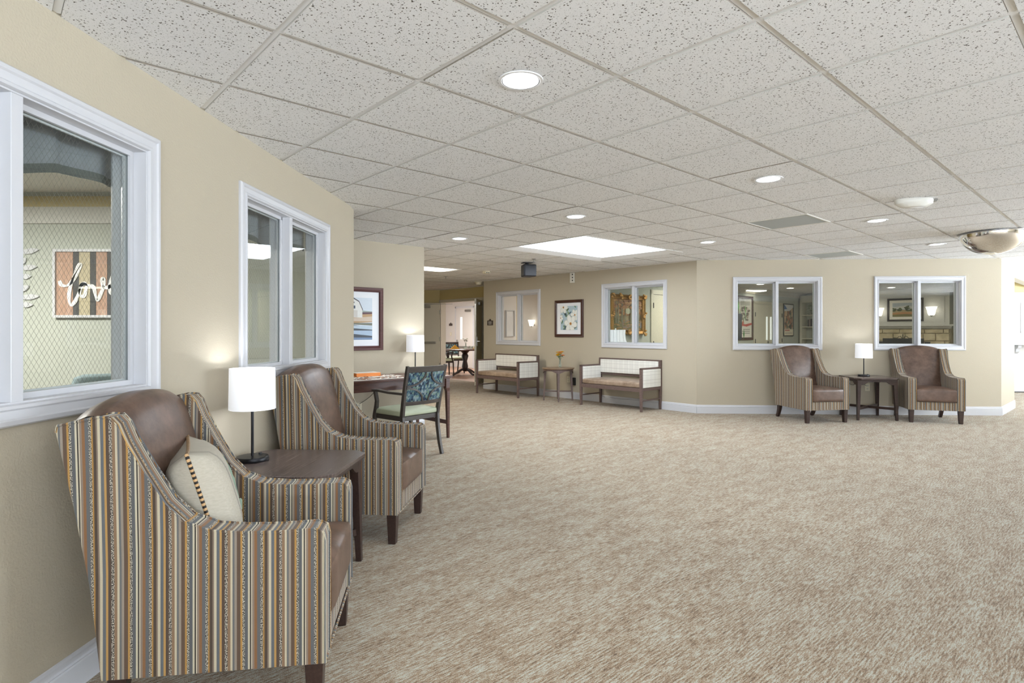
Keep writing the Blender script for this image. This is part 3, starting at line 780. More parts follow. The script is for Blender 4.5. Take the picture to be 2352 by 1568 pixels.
for k in range(46):
    L.append((rd.choice([(96, 128, 88), (60, 84, 72), (134, 158, 118), (176, 196, 196), (74, 98, 110)]), ell(rd.random(), rd.random(), .09, .03, 8, rd.random()*PI)))
blossom(.18, .95, .26, L, 1, 1); blossom(.86, .62, .24, L, 1, 2); blossom(.62, .26, .38, L, 1, 3); blossom(.02, .5, .16, L, 1, 4)
picture('framed_print', 'framed magnolia print in a dark walnut frame on the centre wall', WC, (wallC_s(1275)+wallC_s(1340))/2, 1.158, .715, .70, .055, 'frame_walnut', matw='mat_white', layers=L, bg=(176, 198, 208), art=(.150, .135, .575, .585))
L = [((210, 220, 230), [(0, .62), (1, .62), (1, 1), (0, 1)]), ((150, 160, 156), [(.3, .64), (1, .64), (1, .68), (.7, .7), (.3, .73)]), ((96, 70, 78), [(.3, .58), (1, .6), (1, .66), (.3, .64)]),
     ((182, 150, 112), [(0, .36), (1, .42), (1, .62), (.4, .58), (0, .54)]), ((206, 190, 172), [(.3, .44), (1, .44), (1, .56), (.6, .52)]), ((120, 122, 108), [(0, .3), (.6, .36), (1, .34), (1, .4), (.3, .4), (0, .36)]),
     ((78, 84, 92), [(0, 0), (1, 0), (1, .3), (.5, .36), (0, .34)]), ((188, 204, 218), [(.1, .31), (1, .24), (1, .33), (.4, .34)]), ((170, 190, 212), [(.12, .19), (1, .09), (1, .22), (.4, .22)]), ((120, 142, 174), [(0, 0), (1, 0), (1, .05), (.2, .06), (0, .03)]),
     ((80, 76, 80), [(.35, .70), (.37, .73), (.44, .92), (.57, 1.0), (.70, .92), (.78, .73), (.79, .70)]),
     ((226, 226, 222), [(.38, .53), (.77, .53), (.77, .71), (.69, .9), (.57, .97), (.45, .9), (.38, .71)]), ((206, 202, 196), [(.50, .535), (.66, .535), (.66, .7), (.50, .7)]), ((72, 84, 100), [(.54, .74), (.61, .74), (.61, .81), (.54, .81)]), ((56, 60, 70), [(.56, .87), (.59, .87), (.59, .9), (.56, .9)])]
fwid = .86; s_r = 3.44-.612
picture('framed_print', 'framed watercolour of a white barn in a plum frame above the writing desk', W2, s_r-fwid/2, 1.040, fwid, .762, .055, 'frame_plum', matw='mat_white', layers=L, bg=(214, 222, 232), art=(.14, .13, .712, .635))

# ------------------------------------------------------------------ wing chair
def wing_chair(label):
    t = thing('wing_armchair', label, 'armchair', group='striped wing armchairs')
    prof = [(.0, .18), (.0, .585), (.006, .612), (.03, .625), (.15, .622), (.264, .625), (.355, .635), (.433, .667), (.49, .726), (.55, .829), (.60, .924), (.625, .985), (.645, 1.008), (.68, 1.01), (.795, .985), (.80, .965), (.755, .72), (.714, .484), (.695, .32), (.68, .18)]
    for s in (-1, 1):
        mb = MB(); n = len(prof); th = .075
        vs = []
        for ring, (x, ins) in enumerate(((.335, .008), (.331, 0), (.246, 0), (.241, .010))):
            cy = sum(p[0] for p in prof)/n; cz = sum(p[1] for p in prof)/n
            for y, z in prof:
                fl_ = max(0, z-.65)*.05
                dy, dz = cy-y, cz-z; l = math.hypot(dy, dz); vs.append((s*(x+fl_*1.0), y+dy/l*ins, z+dz/l*ins if z > .19 else z))
        fs = [[r*n+i, r*n+(i+1) % n, (r+1)*n+(i+1) % n, (r+1)*n+i] for r in range(3) for i in range(n)] + [list(range(n)), [3*n+i for i in range(n)]]
        mb.add(vs, fs, 0); o = mb.build('side_panel', 'striped_fabric', t, bevel=.006, uv='y', seg=2)
        for xx in (.333, .2445):
            pts = [(s*(xx+max(0, z-.65)*.05), y-.0015, z+.001) for y, z in prof[:16]]
            m2 = MB().tube(pts, .0042, 6); m2.build('piping', 'striped_fabric', o, uv='y')
    # leather inside back with arched top
    sec = [(.50, .40), (.55, .55), (.592, .72), (.630, .88), (.655, .965), (.672, 1.0), (.70, 1.018), (.75, 1.015), (.787, 1.0), (.79, .985)]
    def fb(u, v):
        x = (u-.5)*.52; k = v*(len(sec)-1); i = min(int(k), len(sec)-2); f = k-i
        y = sec[i][0]*(1-f)+sec[i+1][0]*f; z = sec[i][1]*(1-f)+sec[i+1][1]*f
        h = max(0, (z-.45)/.57); arch = .042*(1-(2*u-1)**2)*h*h
        puff = .03*(1-(2*u-1)**4)*math.sin(PI*min(1, (z-.40)/.62)) if i < 6 else 0
        return (x*(.96+.09*h), y-puff, z+arch-.012*h*(2*u-1)**6)
    MB().grid(fb, 18, 27).build('backrest', 'brown_leather', t, sharp=80)
    def ob(u, v):
        z = .18+v*.80; y = .68+.112*v
        return ((u-.5)*(.53+.03*v), y, z+.04*(1-(2*u-1)**2)*max(0, (z-.45)/.53)**2*1.0)
    MB().grid(ob, 12, 8).build('back_panel', 'striped_fabric', t, uv='back')
    MB().cushion((0, .262, .382), (.488, .555, .185), .022, .028, 9).build('seat_cushion', 'brown_leather', t)
    MB().box2((-.262, .006, .18), (.262, .66, .292)).build('seat_rail', 'striped_fabric', t, bevel=.008, uv=True)
    MB().tube([(-.325, -.001, .183), (.325, -.001, .183)], .0042, 6).build('piping', 'striped_fabric', t, uv=True)
    for s in (-1, 1):
        MB().bar([(s*.293, .037, .182), (s*.293, .037, .0)], (1, 0, 0), [.06, .044], [.06, .044]).build('leg', 'walnut_dark', t, bevel=.003)
        MB().bar([(s*.29, .640, .182), (s*.29, .650, .12), (s*.288, .675, .05), (s*.286, .705, .002)], (1, 0, 0), [.05, .046, .042, .038], [.06, .05, .044, .04]).build('leg', 'walnut_dark', t, bevel=.003)
    return t
def chair_place(fx, fy, ang): return (fx, fy, 0), ang
# local origin = front edge centre; local +Y runs to the back
th1 = math.atan2(.6450, .093)+0; 
def front(c, d):  # centre of front edge, unit direction of local +X
    th = math.atan2(d[1], d[0]); return (c[0], c[1], 0), th
# chair 1: front edge from (-.622,1.92) to (-.715,2.565) ; seen from its front the local +X points toward +Y
l1, a1 = front((-.667, 2.245), (-.093, .645))
ch1 = wing_chair('nearest striped wing armchair with brown leather seat and a linen pillow'); ch1.location = l1; ch1.rotation_euler = (0, 0, a1)
l2, a2 = front((-.652, 3.775), (.070, .70)); dup(ch1, l2, a2, 'second striped wing armchair on the left, between the side table and the writing desk')
l3, a3 = front((4.37, 8.01), (.62, .11)); dup(ch1, l3, a3, 'striped wing armchair left of the lamp table by the right-hand wall')
l4, a4 = front((5.85, 7.975), (.61, -.185)); dup(ch1, l4, a4, 'striped wing armchair right of the lamp table by the right-hand wall')
# pillow
t = thing('throw_pillow', 'square linen throw pillow with black and tan rope trim in the nearest armchair', 'pillow', (-1.09, 2.17, .475), a1+.36)
PM = Matrix.Rotation(math.radians(-16), 4, 'X')
def pil(u, v, sg):
    a, b = 2*u-1, 2*v-1; th = .105*max(0, (1-a**4)*(1-b**4))**.55
    sx = .205*a*(1-.07*(1-b*b)); sz = .205*b*(1-.07*(1-a*a)); p = PM @ Vector((sx, sg*th, sz+.2)); return p
mb = MB(); mb.grid(lambda u, v: pil(u, v, -1), 16, 16); mb.grid(lambda u, v: pil(u, v, 1), 16, 16)
mb.build('pillow_cover', 'linen_print', t, uv='back', sharp=85)
ed = [pil(u, 0, 1) for u in [k/12 for k in range(12)]]+[pil(1, v, 1) for v in [k/12 for k in range(12)]]+[pil(1-u, 1, 1) for u in [k/12 for k in range(12)]]+[pil(0, 1-v, 1) for v in [k/12 for k in range(13)]]
mb = MB(); mb.tube(ed, .0065, 8); o = mb.build('rope_trim', 'rope_cord', t)
me = o.data; uvl = me.uv_layers.new(name='UVMap'); acc = [0]
for k in range(1, len(ed)): acc.append(acc[-1]+(Vector(ed[k])-Vector(ed[k-1])).length)
for lp in me.loops: uvl.data[lp.index].uv = (acc[min(lp.vertex_index//8, len(acc)-1)] if lp.vertex_index < 8*len(ed) else 0, 0)
mb = MB()
for pts, r in ((((.02, -.06), (.05, .0), (.06, .06), (.05, .12)), .004), (((.06, .0), (.09, .04), (.10, .09)), .007), (((.0, -.02), (-.02, .03), (-.02, .08)), .007), (((.07, -.09), (.03, -.075), (-.02, -.1)), .009)):
    q = []
    for x, z in pts:
        p = pil((x/.205+1)/2, (z/.205+1)/2, -1); q.append((p.x, p.y-.001, p.z))
    mb.tube(q, [r*.3]+[r]*(len(q)-2)+[r*.2], 6)
plain('sage_print', (140, 158, 140), .9); mb.build('leaf_print', 'sage_print', t)

# ------------------------------------------------------------------ side tables
def side_table(label):
    t = thing('side_table', label, 'side table', group='dark side tables with clipped corners')
    h = .305; c = .07
    oc = [(-h+c, -h), (h-c, -h), (h, -h+c), (h, h-c), (h-c, h), (-h+c, h), (-h, h-c), (-h, -h+c)]
    MB().prism(oc, .587, .607, 'z').build('tabletop', 'laminate_top', t, bevel=.003)
    MB().prism([(x*.985, y*.985) for x, y in oc], .577, .587, 'z').build('top_edge', 'walnut_dark', t, bevel=.002)
    for k in range(4):
        mb = MB(); a = h-.05-.02
        pts = [(-a, .577), (-a, .505), (-a+.04, .505), (-a+.075, .52), (-a+.11, .545), (-.03, .548), (0, .543), (.03, .548), (a-.11, .545), (a-.075, .52), (a-.04, .505), (a, .505), (a, .577)]
        mb.prism(pts, -(h-.035), -(h-.053), 'y'); o = mb.build('apron', 'walnut_dark', t, bevel=.0015); o.rotation_euler = (0, 0, k*PI/2)
    for sx in (-1, 1):
        for sy in (-1, 1):
            MB().bar([(sx*.245, sy*.245, .577), (sx*.245, sy*.245, .5), (sx*.262, sy*.262, .0)], (1, 0, 0), [.052, .05, .03], [.052, .05, .03]).build('leg', 'walnut_dark', t, bevel=.002)
    for s in (-1, 1):
        MB().bar([(-.253, -s*.253, .165+.0*s), (.253, s*.253, .165)], (0, 0, 1), .035, .02).build('stretcher', 'walnut_dark', t)
    return t
st = side_table('dark wood side table between the two nearest striped armchairs'); st.location = (-1.125, 2.975, 0); st.rotation_euler = (0, 0, TH_L)
dup(st, (5.225, 8.50, 0), -.10, 'dark wood side table between the two armchairs by the right-hand wall')
def table_lamp(label, pole='black_metal'):
    t = thing('table_lamp', label, 'lamp', group='table lamps with white drum shades')
    MB().lathe([(0, 0), (.078, 0), (.08, .004), (.08, .018), (.076, .024), (.02, .026), (0, .026)], 40).build('lamp_base', 'black_metal', t)
    MB().lathe([(.007, .024), (.007, .40)], 16).build('pole', pole, t)
    MB().lathe([(0, .027), (.009, .027), (.009, .033), (0, .033)], 12, c=(.045, -.02, 0)).build('switch', 'dark_plastic', t)
    sh = MB().lathe_open([(.113, .268), (.110, .478), (.1085, .478), (.1115, .268)], 48); sh.f.append([3*48+k for k in range(48)]) if False else None
    sh.build('lamp_shade', 'lamp_fabric', t)
    MB().lathe([(0, .375), (.02, .378), (.028, .40), (.02, .425), (0, .43)], 16).build('bulb', 'glow_can', t)
    mb = MB()
    for k in range(3): a = k*2*PI/3; mb.tube([(0, 0, .39), (.109*math.cos(a), .109*math.sin(a), .43)], .0015, 5)
    mb.build('shade_spider', 'grey_metal', t)
    return t
def bulb_light(x, y, z, e=5):
    l = bpy.data.lights.new('bulb', 'POINT'); l.energy = e; l.color = (.86, .92, 1); l.shadow_soft_size = .03
    o = bpy.data.objects.new('bulb_light', l); COL.objects.link(o); o.location = (x, y, z)
tl = table_lamp('lamp with a white drum shade on the near side table'); tl.location = (-1.345, 3.0, .607); tl.rotation_euler = (0, 0, TH_L)
tl2 = dup(tl, (5.20, 8.56, .607), 0, 'lamp with a white drum shade on the side table by the right-hand wall')
LD_POS = onwall(W2, 3.44-.235, .155, .745)
tl3 = dup(tl, LD_POS, TH_I, 'lamp with a white drum shade on the writing desk')
for x, y, z in ((-1.345, 3.0, .607), (5.20, 8.56, .607), LD_POS): bulb_light(x, y, z+.415, 4.5)
def cable(name, par, pts, r=.003, mat='cord_black', cat='cord'):
    # smooth through points
    P = [Vector(p) for p in pts]; out = []
    for i in range(len(P)-1):
        p0, p1, p2, p3 = P[max(i-1, 0)], P[i], P[i+1], P[min(i+2, len(P)-1)]
        for k in range(6):
            u = k/6; out.append(.5*((2*p1)+(p2-p0)*u+(2*p0-5*p1+4*p2-p3)*u*u+(3*p1-p0-3*p2+p3)*u**3))
    out.append(P[-1]); o = MB().tube(out, r, 6).build(name, mat); o.parent = par; o.matrix_parent_inverse = (Matrix.Translation(par.location) @ Matrix.Rotation(par.rotation_euler[2], 4, 'Z')).inverted(); return o
cable('power_cord', tl2, [(5.22, 8.86, .60), (5.20, 8.86, .52), (5.16, 8.85, .47), (5.22, 8.845, .45), (5.24, 8.84, .50), (5.33, 8.84, .48), (5.40, 8.825, .44)])
p1 = onwall(W2, 3.44-.93, .015, .40); p2 = onwall(W2, 3.44-.60, .05, .70); p3 = onwall(W2, 3.44-.78, .04, .50)
cable('power_cord', tl3, [p2, p3, p1]);

# ------------------------------------------------------------------ writing desk
t = thing('writing_desk', 'dark mahogany writing desk against the alcove wall with a puzzle on it', 'desk', onwall(W2, 3.44-.96, .425, 0), TH_I)
dx, dy = .84, .375
MB().prism([(-dx+.012, -dy+.012), (dx-.012, -dy+.012), (dx-.012, dy), (-dx+.012, dy)], .712, .728, 'z').box2((-dx, -dy, .728), (dx, dy, .745)).build('desktop', 'desk_mahogany', t, bevel=.004)
MB().box2((-dx+.04, -dy+.045, .62), (dx-.04, -dy+.065, .712)).build('apron', 'desk_mahogany', t); MB().box2((-dx+.04, dy-.04, .62), (dx-.04, dy-.02, .712)).build('apron', 'desk_mahogany', t)
for s in (-1, 1):
    MB().box2((s*(dx-.065), -dy+.045, .62), (s*(dx-.045), dy-.03, .712)).build('apron', 'desk_mahogany', t)
    for yy in (-dy+.055, dy-.04):
        MB().bar([(s*(dx-.055), yy, .712), (s*(dx-.055), yy, .60), (s*(dx-.045), yy, .56), (s*(dx-.035), yy, 0)], (1, 0, 0), [.055, .055, .045, .028], [.055, .055, .045, .028]).build('leg', 'desk_mahogany', t, bevel=.003)
    MB().box2((s*(dx-.055), -dy+.06, .165), (s*(dx-.035), dy-.04, .215)).build('stretcher', 'desk_mahogany', t, bevel=.003)
def desk(x, y, z): a = rot((x, y), TH_I); return (t_desk[0]+a[0], t_desk[1]+a[1], z)
t_desk = t.location
t = thing('jigsaw_puzzle', 'partly finished pale jigsaw puzzle with scattered brown pieces on the writing desk', 'puzzle', desk(-.18, -.02, .745), TH_I)
MB().box2((-.45, -.27, 0), (.52, .27, .005)).build('puzzle_board', 'paper', t)
rd = random.Random(5); mb = MB()
for k in range(150):
    x, y = rd.uniform(-.42, .5), rd.choice([rd.uniform(-.25, -.1), rd.uniform(-.2, .24)]); mb.box((x, y, .0065), (.024, .019, .003), mi=rd.randrange(3), rz=rd.random()*PI)
o = mb.build('puzzle_piece', [flat((132, 84, 60)), flat((176, 120, 88)), flat((90, 74, 66))], t, bevel=0); o['kind'] = 'stuff'
t = thing('puzzle_box', 'orange cardboard box lying on the writing desk', 'box', desk(-.02, .215, .745), TH_I-.06)
MB().box2((-.13, -.10, 0), (.17, .10, .045)).build('box_side', 'orange_card', t, bevel=.002); MB().box2((-.128, -.098, .045), (.168, .098, .0465)).build('box_lid', 'paper', t)

# ------------------------------------------------------------------ bow-back dining armchair
def dining_chair(label, wood_='bronze_frame', cat='chair', grp='wood armchairs with blue chevron backs'):
    t = thing('dining_armchair', label, cat, group=grp)
    yb = lambda z: .235 if z < .42 else .235+(z-.42)*.22
    for s in (-1, 1):
        MB().bar([(s*.225, .315, 0), (s*.225, .28, .12), (s*.228, .245, .30), (s*.23, .235, .42), (s*.235, .258, .55), (s*.242, .30, .75), (s*.248, .345, .93)], (1, 0, 0), .03, [.034, .038, .042, .046, .042, .036, .03]).build('rear_leg', wood_, t, bevel=.003)
        MB().bar([(s*.24, -.215, 0), (s*.24, -.20, .40), (s*.245, -.165, .50), (s*.25, -.15, .56), (s*.252, -.175, .655)], (1, 0, 0), [.028, .036, .036, .034, .034], [.028, .036, .036, .034, .034]).build('front_leg', wood_, t, bevel=.003)
        MB().bar([(s*.255, -.21, .664), (s*.255, -.12, .668), (s*.25, .05, .655), (s*.238, .27, .652)], (0, 0, 1), .024, [.045, .05, .04, .03]).build('armrest', wood_, t, bevel=.005)
    bow = lambda x: .03*(1-(x/.24)**2)
    def rail(z0, z1, th, nm):
        mb = MB(); n = 10; vs = []
        for k in range(n+1):
            x = -.235+.47*k/n
            for z, o_ in ((z0, -th/2), (z0, th/2), (z1, th/2), (z1, -th/2)): vs.append((x, yb(z)+bow(x)+o_, z))
        mb.add(vs, [[k*4+j, k*4+(j+1) % 4, (k+1)*4+(j+1) % 4, (k+1)*4+j] for k in range(n) for j in range(4)]+[[0, 1, 2, 3], [n*4+j for j in (3, 2, 1, 0)]]); mb.build(nm, wood_, t, bevel=.004)
    rail(.865, .925, .024, 'crest_rail'); rail(.535, .575, .024, 'lower_rail')
    for o_ in (-.008, .008):
        MB().grid(lambda u, v: ((u-.5)*.455, yb(.565+v*.31)+bow((u-.5)*.455)+o_, .565+v*.31), 12, 4).build('upholstered_back', 'blue_chevron_fabric', t, uv='back')
    for sx in (-1, 1):
        for sz in (-1, 1):
            pts = []
            for k in range(13):
                a = PI/2*k/12; x = sx*(.232-.205*math.cos(a)); z = .72+sz*(.145-.125*math.sin(a))
                x = sx*(.232-.195*math.sin(a)); z = (.575 if sz < 0 else .865)-sz*.135*math.cos(a)
                pts.append((x, yb(z)+bow(x), z))
            MB().bar(pts, (0, 1, 0), .034, .018).build('back_arc', wood_, t)
    MB().cushion((0, .01, .452), (.50, .475, .065), .016, .028, 8).build('seat_cushion', 'sage_vinyl', t)
    MB().prism([(-.235, -.21), (.235, -.21), (.225, .235), (-.225, .235)], .375, .422, 'z').build('seat_frame', wood_, t, bevel=.004)
    return t
thc = math.atan2(-.757, -.653)
dc = dining_chair('bronze-framed armchair with blue chevron back and pale green seat at the writing desk'); dc.location = (-1.115, 6.06, 0); dc.rotation_euler = (0, 0, thc)

# ------------------------------------------------------------------ benches, round table, vase
def bench(label):
    t = thing('settee_bench', label, 'bench', group='plaid settee benches against the centre wall')
    hx, hy, w_ = .64, .285, .042
    for s in (-1, 1):
        MB().bar([(s*(hx-w_/2), -hy+w_/2, 0), (s*(hx-w_/2), -hy+w_/2, .30), (s*(hx-w_/2), -hy+w_/2, .69)], (1, 0, 0), [.034, w_, w_], [.034, w_, w_]).build('leg', 'weathered_wood', t, bevel=.003)
        MB().bar([(s*(hx-w_/2), hy-w_/2, 0), (s*(hx-w_/2), hy-w_/2, .30), (s*(hx-w_/2), hy-w_/2, .80)], (1, 0, 0), [.034, w_, w_], [.034, w_, w_]).build('leg', 'weathered_wood', t, bevel=.003)
        MB().box2((s*(hx-w_), -hy, .665), (s*hx, hy-w_, .69)).build('arm_rail', 'weathered_wood', t, bevel=.003)
        MB().box2((s*(hx-w_+.006), -hy+w_, .325), (s*(hx-.006), hy-w_, .372)).build('side_rail', 'weathered_wood', t, bevel=.003)
        MB().box2((s*(hx-w_+.008), -hy+w_, .165), (s*(hx-.012), hy-w_, .185)).build('side_stretcher', 'weathered_wood', t, bevel=.002)
        MB().box2((s*(hx-w_-.004), -hy+w_-.004, .375), (s*(hx+.004), hy-w_+.002, .662)).build('arm_panel', 'plaid_fabric', t, bevel=.01, uv=True, seg=3)
    MB().box2((-hx+w_, -hy+.006, .31), (hx-w_, -hy+w_-.006, .372)).build('front_rail', 'weathered_wood', t, bevel=.003)
    MB().box2((-hx+w_, hy-w_+.006, .31), (hx-w_, hy-.006, .372)).build('back_rail', 'weathered_wood', t, bevel=.003)
    MB().box2((-hx+w_, hy-w_, .775), (hx-w_, hy, .80)).build('top_rail', 'weathered_wood', t, bevel=.003)
    MB().box2((-hx+w_, hy-w_+.004, .505), (hx-w_, hy-.004, .54)).build('middle_rail', 'weathered_wood', t, bevel=.003)
    MB().box2((-hx+w_, hy-w_-.022, .542), (hx-w_, hy-.006, .776)).build('back_panel', 'plaid_fabric', t, bevel=.014, uv=True, seg=3)
    MB().cushion((0, -.012, .415), (2*(hx-w_)-.004, 2*hy-.05, .092), .018, .03, 10).build('seat_cushion', 'tan_leather', t)
    return t
b1 = bench('plaid settee bench nearer the dining room doors'); b1.location = (-.105, 11.60, 0); b1.rotation_euler = (0, 0, TH_J)
dup(b1, (1.805, 9.715, 0), TH_J, 'plaid settee bench right of the small round table, below the gilt painting window')
t = thing('round_table', 'small round wooden table between the two plaid benches', 'side table', (.845, 10.62, 0), TH_J)
MB().lathe([(0, .578), (.285, .578), (.297, .584), (.30, .592), (.298, .60), (0, .602)], 48).build('tabletop', 'round_top', t)
for k in range(4):
    a0 = PI/4+k*PI/2-PI/2; 
    legp = (math.cos(a0)*.235, math.sin(a0)*.235); MB().bar([(legp[0], legp[1], .578), (legp[0]*1.02, legp[1]*1.02, .45), (legp[0]*1.12, legp[1]*1.12, 0)], (math.cos(a0+PI/2), math.sin(a0+PI/2), 0), [.045, .042, .026], [.045, .042, .026]).build('leg', 'weathered_wood', t, bevel=.002)
    mb = MB(); n = 16; vs = []
    for i in range(n+1):
        u = i/n; a = a0+u*PI/2; d = .032+.055*max(0, 1-abs(2*u-1)*2.2)**.8 if 0 else .03+.055*(max(0, math.cos((2*u-1)*PI*.75)) if abs(2*u-1) < .67 else 0)
        d = .035+.05*(1 if abs(2*u-1) < .3 else max(0, 1-(abs(2*u-1)-.3)/.35))
        d2 = .035+.05*(1 if abs(2*u-1) > .75 else max(0, 1-(.75-abs(2*u-1))/.3)) if 0 else d
        for r in (.262, .278):
            vs += [(math.cos(a+PI/4)*r, math.sin(a+PI/4)*r, .578), (math.cos(a+PI/4)*r, math.sin(a+PI/4)*r, .578-(.085-(.05 if .0 else 0) if (u < .12 or u > .88) else .035))] if 0 else [(math.cos(a)*r, math.sin(a)*r, .578), (math.cos(a)*r, math.sin(a)*r, .578-(.03+.05*max(0, 1-min(u, 1-u)/.28)))]
    for i in range(n):
        b = i*4; mb_f = [[b, b+4, b+5, b+1], [b+2, b+3, b+7, b+6], [b+1, b+5, b+7, b+3]]
        mb.add([], [])
        for f in mb_f: mb.f.append(f); mb.mi.append(0); mb.sm.append(False)
    mb.v = vs; mb.build('apron', 'weathered_wood', t)
for s in (0, 1):
    a = PI/4+s*PI/2; MB().bar([(math.cos(a)*.25, math.sin(a)*.25, .17), (-math.cos(a)*.25, -math.sin(a)*.25, .17)], (0, 0, 1), .022, .02).build('stretcher', 'weathered_wood', t)
def vase_flowers(lab, loc, cols, n=7, h=.19, spread=.06, seed=1, cat='vase', grp=None, sc=1):
    t = thing('flower_vase', lab, cat, loc, 0, grp); rd = random.Random(seed)
    MB().lathe_open([(.0, .002), (.028*sc, .003), (.031*sc, .02), (.03*sc, .05), (.018*sc, .085), (.013*sc, .12), (.016*sc, .16), (.0145*sc, .16), (.0115*sc, .12), (.0165*sc, .085), (.0282*sc, .05), (.029*sc, .02), (.0, .008)], 24).build('vase', 'clear_glass', t)
    for k in range(n):
        a = rd.random()*2*PI; r = spread*(.25+.75*rd.random()) if k else .0; hh = h+rd.uniform(-.02, .05); p = Vector((r*math.cos(a), r*math.sin(a), hh))
        st_ = MB().tube([(0, 0, .02), (p.x*.15, p.y*.15, .14), p], .0022, 5); so = st_.build('stem', 'green_leaf', t)
        c = cols[k % len(cols)]; mb = MB(); R = .05*sc
        for ring, (m, rr, up) in enumerate(((12, 1, .2), (9, .72, .55), (6, .42, .9))):
            for j in range(m):
                an = 2*PI*j/m+ring*.3; d = Vector((math.cos(an), math.sin(an), up)).normalized(); sd = Vector((-math.sin(an), math.cos(an), 0))
                e = p+d*R*rr*1.15; mid = p+d*R*rr*.6; mb.add([p, mid-sd*R*.28, e, mid+sd*R*.28, mid+Vector((0, 0, -.003))], [[0, 1, 2, 3], [0, 3, 4], [0, 4, 1], [2, 4, 3], [2, 1, 4]])
        mb.build('blossom', c, t)
    mb = MB()
    for k in range(7):
        a = rd.random()*2*PI; p = Vector((math.cos(a)*spread*.3, math.sin(a)*spread*.3, h-.03)); q = p+Vector((math.cos(a)*.055, math.sin(a)*.055, rd.uniform(-.03, .03))); sd = Vector((-math.sin(a), math.cos(a), 0))*.012; m = (p+q)/2+Vector((0, 0, .008))
        mb.add([p, m-sd, q, m+sd, m-Vector((0, 0, .004))], [[0, 1, 2, 3], [0, 3, 4], [0, 4, 1], [2, 4, 3], [2, 1, 4]])
    mb.build('leaf', 'green_leaf', t); return t
vase_flowers('glass bud vase of yellow and orange flowers on the small round table', (.885, 10.66, .602), ['orange_petal', 'yellow_petal', 'yellow_petal'], 9, .235, .055)


# ------------------------------------------------------------------ dining room beyond the doors and the far-left window
K0 = (8.69, 17.3)                                            # corner between the door wall and the bookcase wall
WS = ((K0[0]-9.9*I[0], K0[1]-9.9*I[1]), TH_I)                 # sage door wall, s measured from the left
DI = lambda a, b: (DD[0]+a*I[0]-b*J[0], DD[1]+a*I[1]-b*J[1])      # a = depth behind the door wall, b = along it to the right
dpoly = [DI(0, -1.2), DI(5.4, -1.2), DI(5.4, 6.9), DI(-1.28, 6.9)]
LW_ = LC
pC = lambda s, off: onwall(WC, s, -off)[:2]
dpoly = [DI(.0, -5.0), DI(3.3, -5.0), DI(3.3, 5.9), onwall(WS, 5.2, -.14)[:2], pC(LC-2.30, 0), pC(0, 0), DR]
struct(slab('floor_dining', [(x, y) for x, y in dpoly], -.05, .0, 'plank_floor'))
struct(slab('ceiling_dining', [(x, y) for x, y in dpoly], CEIL-.01, CEIL+.04, 'plaster'))
dep = 3.2   # depth of dining back wall
WB = (DI(dep, -5.0), TH_J)
wall('wall_dining_back', WB, 11.2, 'pale_paint')
wall('wall_dining_left', (DI(0, -4.9), TH_I), 3.3, 'pale_paint', t=.1, y0=-.1)
part_s = LC-2.27
Wpt = (pC(part_s, .14), TH_I)
# inner skins of the centre wall
wall('wall_center_dining', WC, part_s-.06, 'pale_paint', [OP(sC1)], t=.008, y0=.1405)
wall('wall_center_library', WC, LC-.07, 'sage_paint', [OP(sC2)], t=.008, y0=.1405, s0=part_s+.06)
wall('wall_right_library', WR, LR-.07, 'sage_paint', [OP(sR1), OP(sR2)], t=.008, y0=.1405, s0=.07)
# door frame
t = struct(bpy.data.objects.new('door_1', None)); COL.objects.link(t); t.location = (*DD, 0); t.rotation_euler = (0, 0, TH_J)
mb = MB()
for x0, x1 in ((.0, .075), (1.815, 1.89)): mb.box2((x0, -.02, 0), (x1, .15, 2.04))
mb.box2((0, -.02, 2.025), (1.89, .15, 2.10)); mb.build('door_frame', 'trim_cream', t, bevel=.003)
def closer(par, x, z, yy):
    MB().box2((x-.14, yy-.05, z-.035), (x+.14, yy, z+.035)).build('closer_body', 'grey_metal', par, bevel=.006)
    MB().bar([(x, yy-.03, z+.045), (x+.02, yy-.08, z+.05), (x+.35, yy-.02, z+.055)], (0, 0, 1), .01, .02).build('closer_arm', 'grey_metal', par)
def leaf(name, lab, loc, rz, w_=.89, mat='trim_cream', bar=True):
    t = thing(name, lab, 'door', loc, rz)
    MB().box2((0, -.022, .012), (w_, .022, 2.02)).build('door_panel', mat, t, bevel=.002)
    return t
# left leaf swung flat against the left wall (hinge at its right end)
t = leaf('double_door_leaf', 'open cream door leaf with a push bar at the end of the alcove wall', (DD[0]+.02, DD[1]-.10, 0), PI-.06)
MB().box2((.1, .022, .93), (.72, .075, .985)).build('push_bar', 'grey_metal', t, bevel=.01)
MB().box2((.25, .022, 1.885), (.58, .075, 1.955)).build('door_closer', 'grey_metal', t, bevel=.006)
MB().bar([(.42, .05, 1.97), (.30, .08, 1.985), (-.35, .06, 1.99)], (0, 0, 1), .012, .018).build('closer_arm', 'grey_metal', t)
for z in (.3, 1.0, 1.72): MB().box2((-.03, -.005, z), (.015, .026, z+.11)).build('hinge', 'steel', t)
h2 = onwall(WD, 1.80, .03)
t = leaf('double_door_leaf', 'open cream door leaf with a lever handle seen edge-on beside the first bench', (h2[0], h2[1], 0), math.atan2(-.9, -.085))
MB().box2((.74, -.028, .92), (.80, .028, 1.14)).tube([(.77, .028, 1.03), (.77, .075, 1.03), (.66, .078, 1.03)], .011, 8).build('lever_handle', 'steel', t)
MB().box2((.3, .022, 1.885), (.6, .07, 1.955)).build('door_closer', 'grey_metal', t, bevel=.006)
MB().box2((.885, -.012, .1), (.893, .012, 1.9)).build('edge_plate', 'steel', t)
